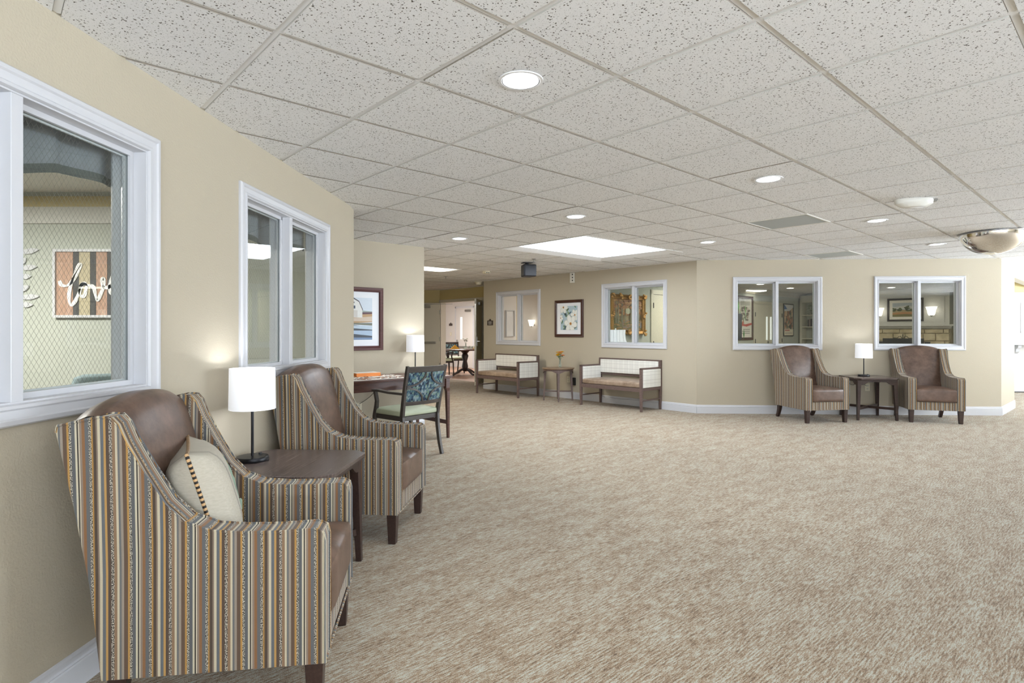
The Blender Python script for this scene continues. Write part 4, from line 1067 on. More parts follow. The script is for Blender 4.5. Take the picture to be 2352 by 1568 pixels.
# inner door on the dining back wall
def WBs(px):
    k = (px-1176)/FOC; P, th = WB; c, s = math.cos(th), math.sin(th); return (P[0]-k*P[1])/(k*s-c)
def zy(py, W, s): Y = onwall(W, s)[1]; return EYE-(py-759)/FOC*Y
sd = WBs(1046); sd2 = sd+1.05
t = struct(bpy.data.objects.new('door_2', None)); COL.objects.link(t); t.location = onwall(WB, sd, 0, 0); t.rotation_euler = (0, 0, TH_J)
MB().box2((0, -.02, 0), (.06, 0, 2.12)).box2((1.0, -.02, 0), (1.06, 0, 2.12)).box2((0, -.02, 2.06), (1.06, 0, 2.12)).build('door_frame', 'trim_white', t)
MB().box2((.06, -.012, .01), (1.0, 0, 2.06)).build('door_panel', 'pale_paint', t)
MB().box2((.30, -.016, .98), (.42, -.01, 1.75)).build('vision_panel', 'slit_glass', t)
MB().box2((.10, -.03, .78), (.16, -.01, .96)).tube([(.13, -.03, .86), (.13, -.07, .86), (.24, -.07, .86)], .012, 6).build('lever_handle', 'steel', t)
MB().box2((.62, -.07, 1.93), (.9, -.01, 2.0)).build('door_closer', 'grey_metal', t)
MB().box2((.08, -.014, .62), (.98, -.01, .74)).build('kick_plate', 'grey_metal', t)
sign(WB, WBs(1035.5), zy(748, WB, WBs(1035.5)), 'dark room sign on the dining room back wall beside the inner door', '', '', .20, .08)
t = thing('light_switch', 'cream light switch below the dining room sign', 'switch', onwall(WB, WBs(1035.5), .001, 1.10), TH_J)
MB().box2((-.04, -.008, 0), (.04, 0, .12)).build('cover_plate', 'outlet_cream', t); MB().box2((-.01, -.014, .04), (.01, -.006, .08)).build('toggle', 'white_plastic', t)
def sconce(W, s, z, lab, sc=1.0, power=6):
    t = thing('wall_sconce', lab, 'wall light', onwall(W, s, .001, z), W[1], 'glowing wall sconces')
    MB().lathe([(.055*sc, 0), (.075*sc, .05*sc), (.085*sc, .12*sc), (.115*sc, .20*sc)], 16, c=(0, -.12*sc, 0)).build('glass_shade', 'glow_sconce', t)
    MB().lathe([(0, -.03*sc), (.02*sc, -.02*sc), (.03*sc, 0)], 12, c=(0, -.12*sc, 0)).box2((-.02, -.12*sc, .02), (.02, 0, .06)).build('bracket', 'grey_metal', t)
    p = onwall(W, s, .12, z+.13*sc); l = bpy.data.lights.new('sconce_bulb', 'POINT'); l.energy = power; l.color = (1, .95, .85); l.shadow_soft_size = .05
    o = bpy.data.objects.new('sconce_light', l); COL.objects.link(o); o.location = p
ss = WBs(1227); sconce(WB, ss, zy(749, WB, ss), 'glowing sconce seen through the window nearest the dining doors', .95, 2)
picture('framed_print', 'pale framed print behind the leftmost pane of the window nearest the dining doors', WN, .69, 1.14, .27, .60, .02, 'trim_white', layers=[((206, 204, 202), [(.2, .2), (.8, .2), (.8, .8), (.2, .8)])], bg=(214, 212, 210))
# dining table set
TD = (-1.36, 16.75)
t = thing('dining_table', 'dark round pedestal dining table seen through the open doors', 'table', (TD[0], TD[1], 0), .3)
MB().lathe([(0, .71), (.56, .71), (.575, .725), (.575, .742), (.56, .75), (0, .75)], 40).build('tabletop', 'desk_mahogany', t)
MB().lathe([(.05, .10), (.07, .13), (.09, .25), (.06, .4), (.10, .55), (.07, .62), (.15, .71)], 20).build('pedestal', 'espresso', t)
for k in range(4):
    a = k*PI/2+.4; c, s = math.cos(a), math.sin(a)
    MB().bar([(c*.05, s*.05, .17), (c*.2, s*.2, .13), (c*.33, s*.33, .05), (c*.42, s*.42, .025)], (-s, c, 0), .05, [.07, .05, .045, .045]).build('foot', 'espresso', t, bevel=.004)
dg = 'dark armchairs around the dining table'
def dc2(x, y, face, lab):
    th = math.atan2(face[0], -face[1]); o = dup(dc, (x, y, 0), th, lab, dg)
    for c in o.children:
        if c.data and c.data.materials and c.data.materials[0] == M['bronze_frame']:
            k = c.data.name
            if k not in ESP: n = c.data.copy(); n.materials[0] = M['espresso']; ESP[k] = n
            c.data = ESP[k]
ESP = {}
dc2(-1.93, 16.45, (.9, .35), 'dark dining armchair at the left of the dining table, its back to the doors')
dc2(-1.75, 17.55, (.45, -.9), 'dark dining armchair behind the dining table with its blue back facing away')
dc2(-.72, 17.15, (-.85, -.4), 'dark dining armchair at the right of the dining table, mostly behind the door leaf')
vase_flowers('small vase of white flowers in the middle of the dining table', (TD[0]+.03, TD[1]-.05, .75), ['white_petal'], 6, .25, .10, 4, sc=1.3)
def napkin(x, y, lab, s=1):
    t = thing('folded_napkin', lab, 'napkin', (x, y, .75), .2, 'orange folded napkins on the dining table')
    mb = MB(); mb.add([(-.14*s, -.05, 0), (.14*s, -.05, 0), (.14*s, .06, 0), (-.14*s, .06, 0), (0, -.01, .13*s), (-.02, .04, .11*s)], [[0, 1, 4], [1, 2, 5, 4], [2, 3, 5], [3, 0, 4, 5], [0, 3, 2, 1]]); mb.build('cloth', 'napkin', t)
napkin(TD[0]-.27, TD[1]-.2, 'orange folded napkin at the left side of the dining table'); napkin(TD[0]+.33, TD[1]-.1, 'orange folded napkin at the right side of the dining table', .8)
for k, (x, y) in enumerate(((TD[0]+.0, TD[1]-.28), (TD[0]+.16, TD[1]-.16), (TD[0]+.26, TD[1]-.3))):
    t = thing('drinking_glass', ['glass tumbler nearest the edge of the dining table', 'glass tumbler beside the dining table vase', 'glass tumbler at the right of the dining table'][k], 'glass', (x, y, .75), 0, 'tumblers on the dining table')
    MB().lathe_open([(0, .002), (.03, .003), (.034, .09), (.032, .09), (.028, .008), (0, .008)], 16).build('tumbler', 'clear_glass', t)
def lamp_area(x, y, z, s, e, name='room_ceiling_light', lab=None, sy=None, rz=TH_I, col=(1, .97, .93), cat=None):  # unseen panel and lamp added to brighten a room behind
    t = thing(name, lab, 'ceiling light', (x, y, z), rz, 'ceiling lights of the rooms behind')
    hframe(s/2, (sy or s)/2, [(0, .004), (0, -.03), (.02, -.03), (.02, .004)]).build('frame', 'tee_white', t)
    MB().box((0, 0, -.02), (s-.04, (sy or s)-.04, .006)).build('diffuser', 'glow_fixture', t)
    a = area('room_light', (x, y, z-.06), (0, 0, rz), s, sy or s, e, col); return t
lamp_area(-1.9, 18.0, CEIL-.012, .6, 60, lab='square ceiling light of the dining room behind the door head')  # dining room lamps put in out of view for brightness
x, y = DI(1.9, 4.2); lamp_area(x, y, CEIL-.012, .6, 90, lab='square ceiling light of the dining room behind the left centre window')
t = thing('dark_sideboard', 'dark tableware on a sideboard at the lower edge of the leftmost centre window', 'tableware', (*onwall(WC, wallC_s(1222), -1.2)[:2], 0), TH_J)
MB().box2((-.5, -.2, 0), (.5, .2, .86)).build('cabinet', 'espresso', t, bevel=.004); MB().lathe([(.03, .86), (.05, .92), (.06, 1.0), (.02, 1.03)], 12, c=(.1, 0, 0)).lathe([(.02, .86), (.04, .9), (.07, .99)], 12, c=(.3, 0, 0)).lathe([(.02, .86), (.04, .9), (.05, .96)], 12, c=(-.2, 0, 0)).build('ornament', 'cord_black', t)

# ------------------------------------------------------------------ library beyond the centre and right walls
def WSs(px):
    k = (px-1176)/FOC; return 9.9-(K0[0]-k*K0[1])/(I[0]-k*I[1])
lp = [FF, pC(part_s, 0), (K0[0]-9.3*I[0], K0[1]-9.3*I[1]), K0, (K0[0]-J[0]*6.2, K0[1]-J[1]*6.2), onwall(WG, 4.3)[:2], onwall(WG, 4.3)[:2]]
lpoly = [FF, pC(part_s, .0), (K0[0]-9.5*I[0], K0[1]-9.5*I[1]), K0, (11.9, 13.9), (9.78, 12.18), (8.25, 9.66), GG]
spoly = [(8.25, 9.66), (9.78, 12.18), (12.6, 12.1), (12.6, 13.2), (10.79, 11.83), (8.33, 9.6)]
struct(slab('floor_library', lpoly, -.05, 0, 'carpet_brown')); struct(slab('ceiling_library', lpoly, CEIL-.01, CEIL+.04, 'plaster'))
wall('wall_library', WS, 9.9, 'sage_paint', s0=.16); WK = (K0, TH_J)
wall('wall_bookcase', WK, 6.0, 'sage_paint')
wall('wall_angled_library', WG, 1.2, 'sage_paint', t=.008, y0=.1405, s0=.07)
CROWN = [(0, 0), (0, -.13), (-.02, -.125), (-.03, -.10), (-.08, -.04), (-.10, -.03), (-.11, 0)]
def crown(name, W, a, b, z=CEIL-.012, mat='trim_cream'):
    o = MB().prism([(y, z+dz) for y, dz in CROWN], a, b, 'x').build(name, mat); o.location = (*W[0], 0); o.rotation_euler = (0, 0, W[1]); struct(o)
crown('trim_1', WS, 5.5, 9.9)
wall('wall_library_dining', WS, 9.9, 'pale_paint', t=.01, y0=.141, s0=.3)
def zw(py, W, px=None, s=None): Y = onwall(W, s)[1]; return EYE-(py-759)/FOC*Y
# gilt painting
s0, s1 = WSs(1398), WSs(1477); za, zb = 1.20, 1.985
t_w = s1-s0; L = []; rd = random.Random(11)
for k in range(120): L.append((rd.choice([(178, 120, 66), (200, 150, 92), (150, 98, 60), (214, 176, 120), (186, 140, 98)]), ell(rd.random(), .5+.5*rd.random(), .07, .05, 7)))
L.append(((206, 206, 176), ell(.52, .62, .09, .10))); L.append(((196, 200, 180), ell(.78, .62, .08, .09)))
L.append(((120, 110, 60), [(0, 0), (1, 0), (1, .34), (.5, .28), (0, .4)])); L.append(((150, 128, 112), [(.35, .0), (.6, 0), (.62, .2), (.55, .34), (.3, .26)])); L.append(((136, 140, 150), [(.8, .1), (1, .06), (1, .3), (.85, .3)]))
for k in range(60): L.append((rd.choice([(160, 120, 60), (110, 106, 58), (180, 140, 84)]), ell(rd.random(), .32*rd.random(), .06, .02, 6)))
for x, w_ in ((.1, .03), (.17, .025), (.3, .03), (.42, .015), (.62, .04)):
    L.append(((104, 100, 78), [(x-w_, .22), (x+w_, .22), (x+w_*.5, .95), (x-w_*.4, .95)])); L.append(((158, 154, 116), [(x-w_*.6, .22), (x, .22), (x-w_*.1, .8), (x-w_*.3, .8)]))
for k in range(40): L.append((rd.choice([(178, 120, 66), (200, 150, 92), (160, 104, 66)]), ell(rd.random(), .72+.28*rd.random(), .06, .03, 7)))
gp = picture('gilt_painting', 'autumn forest painting in an ornate gilt frame behind the right centre window', WS, (s0+s1)/2, za, t_w, zb-za, .095, 'gold_leaf', cat='painting', layers=L, bg=(170, 150, 110), prof=[(0, 0), (0, -.05), (.02, -.075), (.05, -.05), (.07, -.045), (.085, -.055), (.095, -.03), (.095, 0)])
orn = MB()
for fx in [0, .25, .5, .75, 1]:
    for fz in [0, .5, 1]:
        if fx in (0, 1) or fz in (0, 1):
            big = fx in (0, 1) and fz in (0, 1)
            for j in range(7): orn.cushion((fx*t_w*.94+.03*t_w+rd.uniform(-.05, .05), -.07, fz*(zb-za)*.92+.03+rd.uniform(-.05, .05)), (.05, .03, .04), 0, .012, 2)
orn.build('carved_ornament', 'gold_leaf', gp)
# white door right of it
s0 = WSs(1494); t = struct(bpy.data.objects.new('door_3', None)); COL.objects.link(t); t.location = onwall(WS, s0, 0, 0); t.rotation_euler = (0, 0, TH_I)
MB().box2((0, -.02, 0), (.08, 0, 2.13)).box2((.98, -.02, 0), (1.06, 0, 2.13)).box2((0, -.02, 2.04), (1.06, 0, 2.13)).build('door_frame', 'trim_cream', t)
MB().box2((.08, -.01, .01), (.98, -.0, 2.03)).build('door_panel', 'trim_cream', t); MB().box2((.08, -.012, 2.03), (.98, -.008, 2.045)).build('shadow_gap', 'threshold_grey', t)
for z in (.95, 1.75): MB().box2((.07, -.028, z), (.09, -.01, z+.11)).build('hinge', 'black_metal', t)
# white lamp standing inside the window
pl = onwall(WC, wallC_s(1414), -.75); pl = (pl[0], pl[1])
Y = 10.62; px_ = 1414; pl = ((px_-1176)/FOC*Y, Y)
t = thing('console_table', 'narrow console under the white lamp inside the library window', 'table', (pl[0], pl[1], 0), TH_J)
MB().box2((-.18, -.14, .92), (.18, .14, .95)).build('tabletop', 'walnut_dark', t, bevel=.003)
for a in (-.15, .15):
    for b in (-.11, .11): MB().box((a, b, .46), (.04, .04, .92)).build('leg', 'walnut_dark', t)
t = thing('table_lamp', 'white lamp with a panelled square shade inside the right centre window', 'lamp', (pl[0], pl[1], .95), TH_J)
MB().lathe([(.09, 0), (.09, .02), (.03, .05), (.025, .08), (.05, .10), (.02, .12)], 20).build('lamp_base', 'porcelain', t)
sh = [(.165, .105), (.150, .14), (.140, .20), (.136, .28), (.14, .345)]
mb = MB(); vs = []
for r, z in sh:
    for k in range(16):
        a = 2*PI*k/16; c, s_ = math.cos(a), math.sin(a); q = r/max(abs(c), abs(s_))*.92; vs.append((q*c, q*s_, z))
mb.add(vs, [[i*16+k, i*16+(k+1) % 16, (i+1)*16+(k+1) % 16, (i+1)*16+k] for i in range(4) for k in range(16)], 0, False); mb.build('lamp_shade', 'lamp_fabric', t)
mb = MB()
for k in (2, 6, 10, 14):
    for e in (-1, 0, 1): mb.tube([Vector(vs[i*16+(k+e*1) % 16])*1.003 for i in range(5)], .0018, 4)
mb.build('shade_seam', 'threshold_grey', t); MB().lathe([(0, .345), (.015, .35), (.012, .37), (0, .375)], 10).build('finial', 'porcelain', t)
# posters and double doors on the sage wall (seen through the left right-hand window)
PB = [((230, 228, 218), [(.05, .8), (.95, .8), (.95, .97), (.05, .97)])]
rd = random.Random(21)
for k in range(40): PB.append((rd.choice([(176, 158, 140), (140, 124, 112), (206, 196, 180), (120, 112, 104)]), ell(.2+.6*rd.random(), .45+.33*rd.random(), .09, .03, 7)))
PB += [((186, 70, 56), [(.0, .20), (.3, .30), (.6, .28), (1, .33), (1, .38), (.5, .34), (.2, .36), (0, .26)]), ((190, 86, 70), [(.2, .34), (.35, .46), (.42, .36)])]
for r in range(3): PB.append(((120, 118, 112), [(.15+.1*r, .1+.05*r), (.85, .1+.05*r), (.85, .115+.05*r), (.15+.1*r, .115+.05*r)]))
for r in range(3): PB.append(((130, 128, 120), [(.15, .84+.035*r), (.85, .84+.035*r), (.85, .85+.035*r), (.15, .85+.035*r)]))
s0, s1 = WSs(1692), WSs(1728); picture('framed_poster', 'tall poster with red lettering in a bronze frame left of the library doors', WS, (s0+s1)/2, zw(781, WS, s=(s0+s1)/2), s1-s0, 1.13, .07, 'frame_walnut', cat='poster', layers=PB, bg=(226, 222, 212), group='framed posters in the library')
s0, s1 = WSs(1730), WSs(1797); t = struct(bpy.data.objects.new('door_4', None)); COL.objects.link(t); t.location = onwall(WS, s0, 0, 0); t.rotation_euler = (0, 0, TH_I); wd = s1-s0; ztop = zw(697, WS, s=s0)
MB().box2((0, -.02, 0), (.07, 0, ztop+.07)).box2((wd-.07, -.02, 0), (wd, 0, ztop+.07)).box2((0, -.02, ztop), (wd, 0, ztop+.07)).build('door_frame', 'trim_cream', t)
for a, b in ((.075, wd/2-.003), (wd/2+.003, wd-.075)):
    o = MB().box2((a, -.014, .01), (b, 0, ztop-.006)).build('door_panel', 'trim_cream', t)
    vx = b-.17 if a < .2 else a+.07
    MB().box2((vx, -.018, 1.03), (vx+.09, -.012, ztop-.33)).build('vision_panel', 'slit_glass', o)
MB().box2((wd/2-.09, -.03, .7), (wd/2-.03, -.012, 1.0)).build('handle_plate', 'grey_metal', t)
for z in (.95, 1.65):
    for x in (.07, wd-.07): MB().box2((x-.008, -.03, z), (x+.012, -.015, z+.11)).build('hinge', 'black_metal', t)
P2 = []; rd = random.Random(31)
for k in range(70): P2.append((rd.choice([(196, 130, 86), (160, 96, 66), (90, 78, 60), (222, 190, 150), (60, 56, 52), (110, 120, 90)]), ell(.12+.76*rd.random(), .25+.55*rd.random(), .12, .05, 7, rd.random()*3)))
P2 += [((222, 222, 226), [(0, .78), (.6, .8), (1, .92), (1, 1), (0, 1)]), ((70, 110, 170), [(0, .84), (.35, .86), (.1, .98), (0, .98)]), ((236, 224, 200), [(0, 0), (1, 0), (1, .2), (0, .2)]), ((196, 110, 100), [(.1, .14), (.6, .14), (.6, .18), (.1, .18)]), ((150, 140, 130), [(.1, .06), (.9, .06), (.9, .08), (.1, .08)])]
s0, s1 = WSs(1798), WSs(1821); picture('framed_poster', 'narrow colourful poster in a black frame right of the library doors', WS, (s0+s1)/2, zw(772, WS, s=(s0+s1)/2), s1-s0, .93, .03, 'black_metal', cat='poster', layers=P2, bg=(196, 170, 140), group='framed posters in the library')
# television on a stand at the left edge of that window
def at(px, Y): return ((px-1176)/FOC*Y, Y)
p = at(1690, 11.5); t = thing('television', 'dark flat television at the left edge of the poster window', 'television', (p[0]-.22, p[1], 0), -.15)
MB().box2((-.5, -.025, 1.10), (.32, .025, 1.62)).build('screen', 'dark_plastic', t, bevel=.006); MB().box2((-.1, -.02, 1.03), (.0, .02, 1.12)).box2((-.3, -.12, 1.015), (.2, .12, 1.03)).build('stand', 'black_metal', t)
t = thing('media_cabinet', 'dark cabinet top under the television', 'cabinet', (p[0]-.1, p[1], 0), -.15)
MB().box2((-.7, -.22, .06), (.6, .22, .985)).build('cabinet_body', 'espresso', t, bevel=.004); MB().box2((-.72, -.24, .985), (.62, .24, 1.012)).build('cabinet_top', 'espresso', t, bevel=.003)
# built-in bookcase on the return wall
def WKs(px):
    k = (px-1176)/FOC; P, th = WK; c, s = math.cos(th), math.sin(th); return (P[0]-k*P[1])/(k*s-c)
bs = (8.78, 16.0)
WBk = ((9.0, 16.95), -.25)
t = thing('bookcase', 'built-in cream bookcase at the right edge of the poster window', 'bookcase', onwall(WK, .05, .345, 0), TH_J)
BW, BD = 1.1, .32
MB().box2((0, -.02, 0), (.06, BD, 2.30)).build('side_panel', 'trim_cream', t); MB().box2((BW-.06, -.02, 0), (BW, BD, 2.30)).build('side_panel', 'trim_cream', t); MB().box2((0, BD, 0), (BW, BD+.02, 2.3)).build('back_panel', 'sage_paint', t); MB().box2((0, -.02, 2.1), (BW, BD, 2.30)).build('header_panel', 'trim_cream', t)
for z in (.62, 1.06, 1.40, 1.74): MB().box2((.06, -.01, z-.03), (BW-.06, BD, z)).build('shelf', 'trim_cream', t)
def bk(x, y, z): return onwall(WK, .05+x, .345-y, z)
bcol = [(60, 52, 56), (120, 100, 96), (44, 44, 60), (150, 140, 140), (90, 40, 44), (70, 76, 90), (180, 170, 160)]
blab = ['first dark book from the left on the second shelf', 'slim tan book on the second shelf of the bookcase', 'navy book on the second shelf of the bookcase', 'pale grey book on the second shelf of the bookcase', 'dark red book on the second shelf of the bookcase', 'slate blue book on the second shelf of the bookcase', 'cream book on the second shelf of the bookcase', 'last dark book at the right of the second shelf', 'thick tan book near the right of the second shelf']
x = .18
for k in range(9):
    w_ = .03+.008*(k % 3); t2 = thing('book', blab[k], 'book', bk(x, .1, 1.40), TH_J, 'books on the library bookcase')
    c = bcol[k % 7]; hh = .2+.012*(k % 4); MB().box2((0, 0, 0), (w_, .14, hh)).build('cover', flat(c), t2, bevel=.002); MB().box2((.003, .003, hh), (w_-.003, .137, hh+.001)).build('page_block', 'paper', t2); x += w_+.004
t2 = thing('potted_ivy', 'dark green trailing plant in a brown basket on the top shelf of the bookcase', 'plant', bk(.42, .14, 1.74), 0)
MB().lathe([(0, 0), (.08, 0), (.10, .12), (.09, .13)], 16).build('basket', 'terracotta', t2); mb = MB(); rd = random.Random(9)
for k in range(260):
    p = Vector((rd.uniform(-.24, .24), rd.uniform(-.12, .1), rd.uniform(.0, .30))); a = rd.random()*2*PI; d = Vector((math.cos(a), math.sin(a), rd.uniform(-.6, .4)))*.035; s_ = Vector((-math.sin(a), math.cos(a), .2))*.016
    mb.add([p, p+d*.5-s_, p+d, p+d*.5+s_], [[0, 1, 2, 3]])
o = mb.build('foliage', 'green_leaf', t2); o['kind'] = 'stuff'
t2 = thing('carved_urn', 'dark carved finial urn on the third shelf of the bookcase', 'ornament', bk(.40, .14, 1.062), 0)
MB().lathe([(0, 0), (.06, 0), (.05, .03), (.02, .06), (.05, .09), (.075, .15), (.065, .22), (.03, .27), (.01, .3)], 16).build('urn_body', 'espresso', t2)
# fireplace breast with mantel, stone, sconces and landscape
B0 = at(1985, 15.75); B1 = at(2181, 14.35); thb = math.atan2(B1[1]-B0[1], B1[0]-B0[0]); WF = ((B0[0], B0[1]), thb); bl = math.hypot(B1[0]-B0[0], B1[1]-B0[1])
def WFs(px):
    k = (px-1176)/FOC; P, th = WF; c, s = math.cos(th), math.sin(th); return (P[0]-k*P[1])/(k*s-c)
fp = thing('fireplace', 'stone fireplace with a white panelled chimney breast and mantel', 'fireplace', (*WF[0], 0), thb)
MB().box2((0, 0, 1.42), (bl, .6, CEIL-.012)).build('chimney_breast', 'ivory_paint', fp)
MB().frame(.12, 1.50, bl-.10, 2.14, [(0, 0), (0, -.012), (.03, -.012), (.03, 0)]).build('panel_molding', 'ivory_paint', fp)
MB().box2((-.06, -.16, 1.395), (bl+.12, .0, 1.435)).prism([(-.12, 1.395), (-.06, 1.34), (0, 1.32), (0, 1.395)], 0, bl+.05, 'x').build('mantel_shelf', 'ivory_paint', fp, bevel=.003)
MB().prism([(y, CEIL-.012+dz) for y, dz in CROWN], -.03, bl+.11, 'x').build('crown_molding', 'trim_cream', fp)
fbm = WFs(2082); MB().box2((0, .03, 0), (bl, .6, 1.34)).build('chimney_core', 'limestone', fp)
rd = random.Random(2); z = 0; 
while z < 1.32:
    h_ = rd.choice([.11, .15, .19]); h_ = min(h_, 1.33-z); x = 0
    if h_ < .04: break
    while x < bl:
        w_ = min(rd.uniform(.18, .42), bl-x+.0)
        if not (abs(x+w_/2-fbm) < .5 and z+h_ < .78) and w_ > .04:
            o = MB().cushion((x+w_/2, .012+rd.uniform(-.012, .008), z+h_/2), (w_-.012, .07, h_-.012), 0, .014, 3).build('stone', 'limestone', fp)
        x += w_
    z += h_
fx = WFs(2081)
t = thing('fireplace_screen', 'black mesh fire screen with scroll crest before the hearth', 'fire screen', onwall(WF, fx, .28, 0), thb)
MB().box2((-.45, -.01, .05), (.45, .01, 1.08)).build('mesh_panel', 'black_metal', t); MB().box2((-.58, .01, .05), (-.46, .03, 1.0)).box2((.46, .01, .05), (.58, .03, 1.0)).build('side_wing', 'black_metal', t)
mb = MB()
for s in (-1, 1): mb.tube([(s*.02, 0, 1.08), (s*.05, 0, 1.14), (s*.10, 0, 1.12), (s*.12, 0, 1.09), (s*.22, 0, 1.09)], .008, 6)
mb.tube([(0, 0, 1.08), (0, 0, 1.19)], .01, 6); mb.build('scroll_crest', 'black_metal', t)
L = [((176, 184, 190), [(0, .5), (1, .5), (1, 1), (0, 1)]), ((206, 206, 200), [(0, .55), (1, .58), (1, .72), (.5, .8), (0, .7)]), ((168, 150, 110), [(0, .3), (1, .3), (1, .52), (0, .5)]), ((186, 134, 84), [(0, .15), (1, .12), (1, .32), (.4, .34), (0, .28)]), ((120, 112, 66), [(0, 0), (1, 0), (1, .14), (.5, .2), (0, .16)])]
rd = random.Random(13)
for cx_ in (.05, .28, .55, .6, .8, .93):
    for k in range(12): L.append((rd.choice([(74, 84, 56), (96, 104, 66), (60, 66, 48)]), ell(cx_+rd.uniform(-.07, .07), .5+rd.uniform(-.08, .26 if cx_ in (.55, .6) else .12), .05, .05, 7)))
s0, s1 = WFs(2038.5), WFs(2122); picture('framed_print', 'framed landscape of trees above the library mantel', WF, (s0+s1)/2, 1.52, s1-s0, .60, .05, 'espresso', matw='paper', layers=L, bg=(150, 160, 150), art=(.12, .12, s1-s0-.12, .48), off=.014)
s_a, s_b = WFs(2022), WFs(2142.5); sconce(WF, s_a, 1.66, 'glowing sconce left of the mantel landscape', 1.1, 1.2); sconce(WF, s_b, 1.66, 'glowing sconce right of the mantel landscape', 1.1, 1.2)
t = thing('potted_plant', 'hint of green plant behind the television', 'plant', (*at(1687, 12.4), 0), 0)
MB().lathe([(.12, 0), (.16, .5), (.15, .52)], 16).build('pot', 'terracotta', t); mb = MB(); rd = random.Random(19)
for k in range(90):
    a = rd.random()*2*PI; p = Vector((0, 0, .5)); q = Vector((math.cos(a)*.25*rd.random(), math.sin(a)*.25*rd.random(), rd.uniform(1.2, 1.95))); s_ = Vector((-math.sin(a), math.cos(a), 0))*.02; m = q-Vector((0, 0, .12)); mb.add([m-Vector((0, 0, .12)), m-s_, q, m+s_], [[0, 1, 2, 3]])
mb.tube([(0, 0, .5), (0, 0, 1.7)], .012, 6); o = mb.build('foliage', 'green_leaf', t); o['kind'] = 'stuff'
# library lights (recessed cans flush in its plaster ceiling and a trough fixture)
def surf_can(px, py, lab):
    Y = (CEIL-.012-EYE)*FOC/(759-py); x = (px-1176)/FOC*Y
    t = thing('ceiling_downlight', lab, 'ceiling light', (x, Y, CEIL-.012), 0, 'library downlights')
    MB().lathe_open([(.10, 0), (.098, -.008), (.08, -.008), (.078, -.002)], 24).build('trim_ring', 'tee_white', t); MB().lathe([(0, -.004), (.079, -.004), (.079, -.001), (0, -.001)], 24).build('light_lens', 'glow_can', t)
surf_can(1746, 652.5, 'library downlight above the double doors'); surf_can(1815, 661.5, 'library downlight left of the bookcase'); surf_can(2047, 660, 'library downlight before the fireplace')
Y = (CEIL-EYE)*FOC/(759-661); x0 = (1715-1176)/FOC*Y
lamp_area(x0, Y-.2, CEIL-.012, .25, 60, lab='long slim ceiling light in the library seen through the poster window', sy=None, rz=0) if 0 else None
t = thing('ceiling_fixture', 'long slim glowing ceiling light in the library above the posters', 'ceiling light', (x0-.35, Y, CEIL-.012), .12)
MB().box2((-.8, -.16, -.05), (.85, .16, 0)).build('housing', 'tee_white', t); MB().box2((-.78, -.14, -.075), (.83, .14, -.05)).build('diffuser', 'glow_fixture', t)
area('room_light', (4.6, 11.9, CEIL-.06), (0, 0, 0), 1.5, 1.5, 55, (1, .97, .86)); area('room_light', (8.2, 12.6, CEIL-.06), (0, 0, 0), 1.5, 1.5, 60, (1, .97, .86))  # unseen area lamps added to brighten the library
lamp_t = thing('room_ceiling_light', 'square ceiling light of the library hidden behind the window head', 'ceiling light', (4.6, 11.9, CEIL-.012), 0, 'ceiling lights of the rooms behind')
MB().box((0, 0, -.015), (1.5, 1.5, .02)).build('diffuser', 'glow_fixture', lamp_t)

# ------------------------------------------------------------------ white serving room beyond the opening at the far right
qd = lambda x, y: (x, y)
fpoly = [onwall(WG, 1.0)[:2], (8.4, 12.6), (8.4, 12.9), (12.75, 12.9), (12.75, 12.9)]
WQ = ((9.2, 12.15), 0.0)
fpoly = [onwall(WG, 1.2)[:2], onwall(WG, 3.3, -.0)[:2], (9.8, 12.15), (9.0, 12.15)]
spoly = [(8.25, 9.64), (9.74, 12.10), (12.6, 11.77), onwall(WG, 4.7)[:2], (GG[0]+I[0]*1.2, GG[1]+I[1]*1.2)]
struct(slab('floor_serving', spoly, -.05, -.0006, 'carpet')); struct(slab('ceiling_serving', spoly, CEIL-.01, CEIL+.03, 'plaster'))
dvl = math.hypot(9.75-8.30, 12.13-9.66); wall('wall_serving_side', ((8.30, 9.66), math.atan2(12.13-9.66, 9.75-8.30)), dvl, 'ivory_paint', t=.04, y0=0); wall('wall_library_side', ((8.30, 9.66), math.atan2(12.13-9.66, 9.75-8.30)), dvl, 'sage_paint', t=.04, y0=.0405)
wall('wall_library_end', ((9.75, 12.14), math.atan2(13.9-12.14, 11.9-9.75)), 2.78, 'sage_paint', t=.05)
wall('wall_serving', ((9.75, 12.1), -.12), 2.9, 'olive_paint', z0=2.07, z1=2.36); wall('wall_serving_lower', ((9.75, 12.1), -.12), 2.9, 'ivory_paint', z1=2.07)
WV = ((9.75, 12.1), -.12)
def wv(px): k = (px-1176)/FOC; P, th = WV; c, s = math.cos(th), math.sin(th); return (P[0]-k*P[1])/(k*s-c)
t = thing('serving_counter', 'white serving counter ledge on a curved bracket at the right edge', 'counter', onwall(WV, 0, .0, 0), -.12)
MB().box2((0, -.18, .985), (2.6, 0, 1.03)).build('ledge', 'trim_white', t, bevel=.004)
for s in (wv(2334), wv(2334)+.9): MB().prism([(0, .985), (-.12, .985), (-.11, .93), (-.06, .90), (-.05, .84), (0, .80)], s-.04, s+.03, 'x').build('bracket', 'trim_white', t, bevel=.003)
MB().box2((0, -.02, .0), (2.6, 0, .42)).build('kick_panel', 'tee_white', t); MB().box2((0, -.024, 0), (2.6, -.0, .02)).build('kick_trim', 'cord_black', t)
t = struct(bpy.data.objects.new('window_7', None)); COL.objects.link(t); s = wv(2343.5); t.location = onwall(WV, s, 0, 0); t.rotation_euler = (0, 0, -.12)
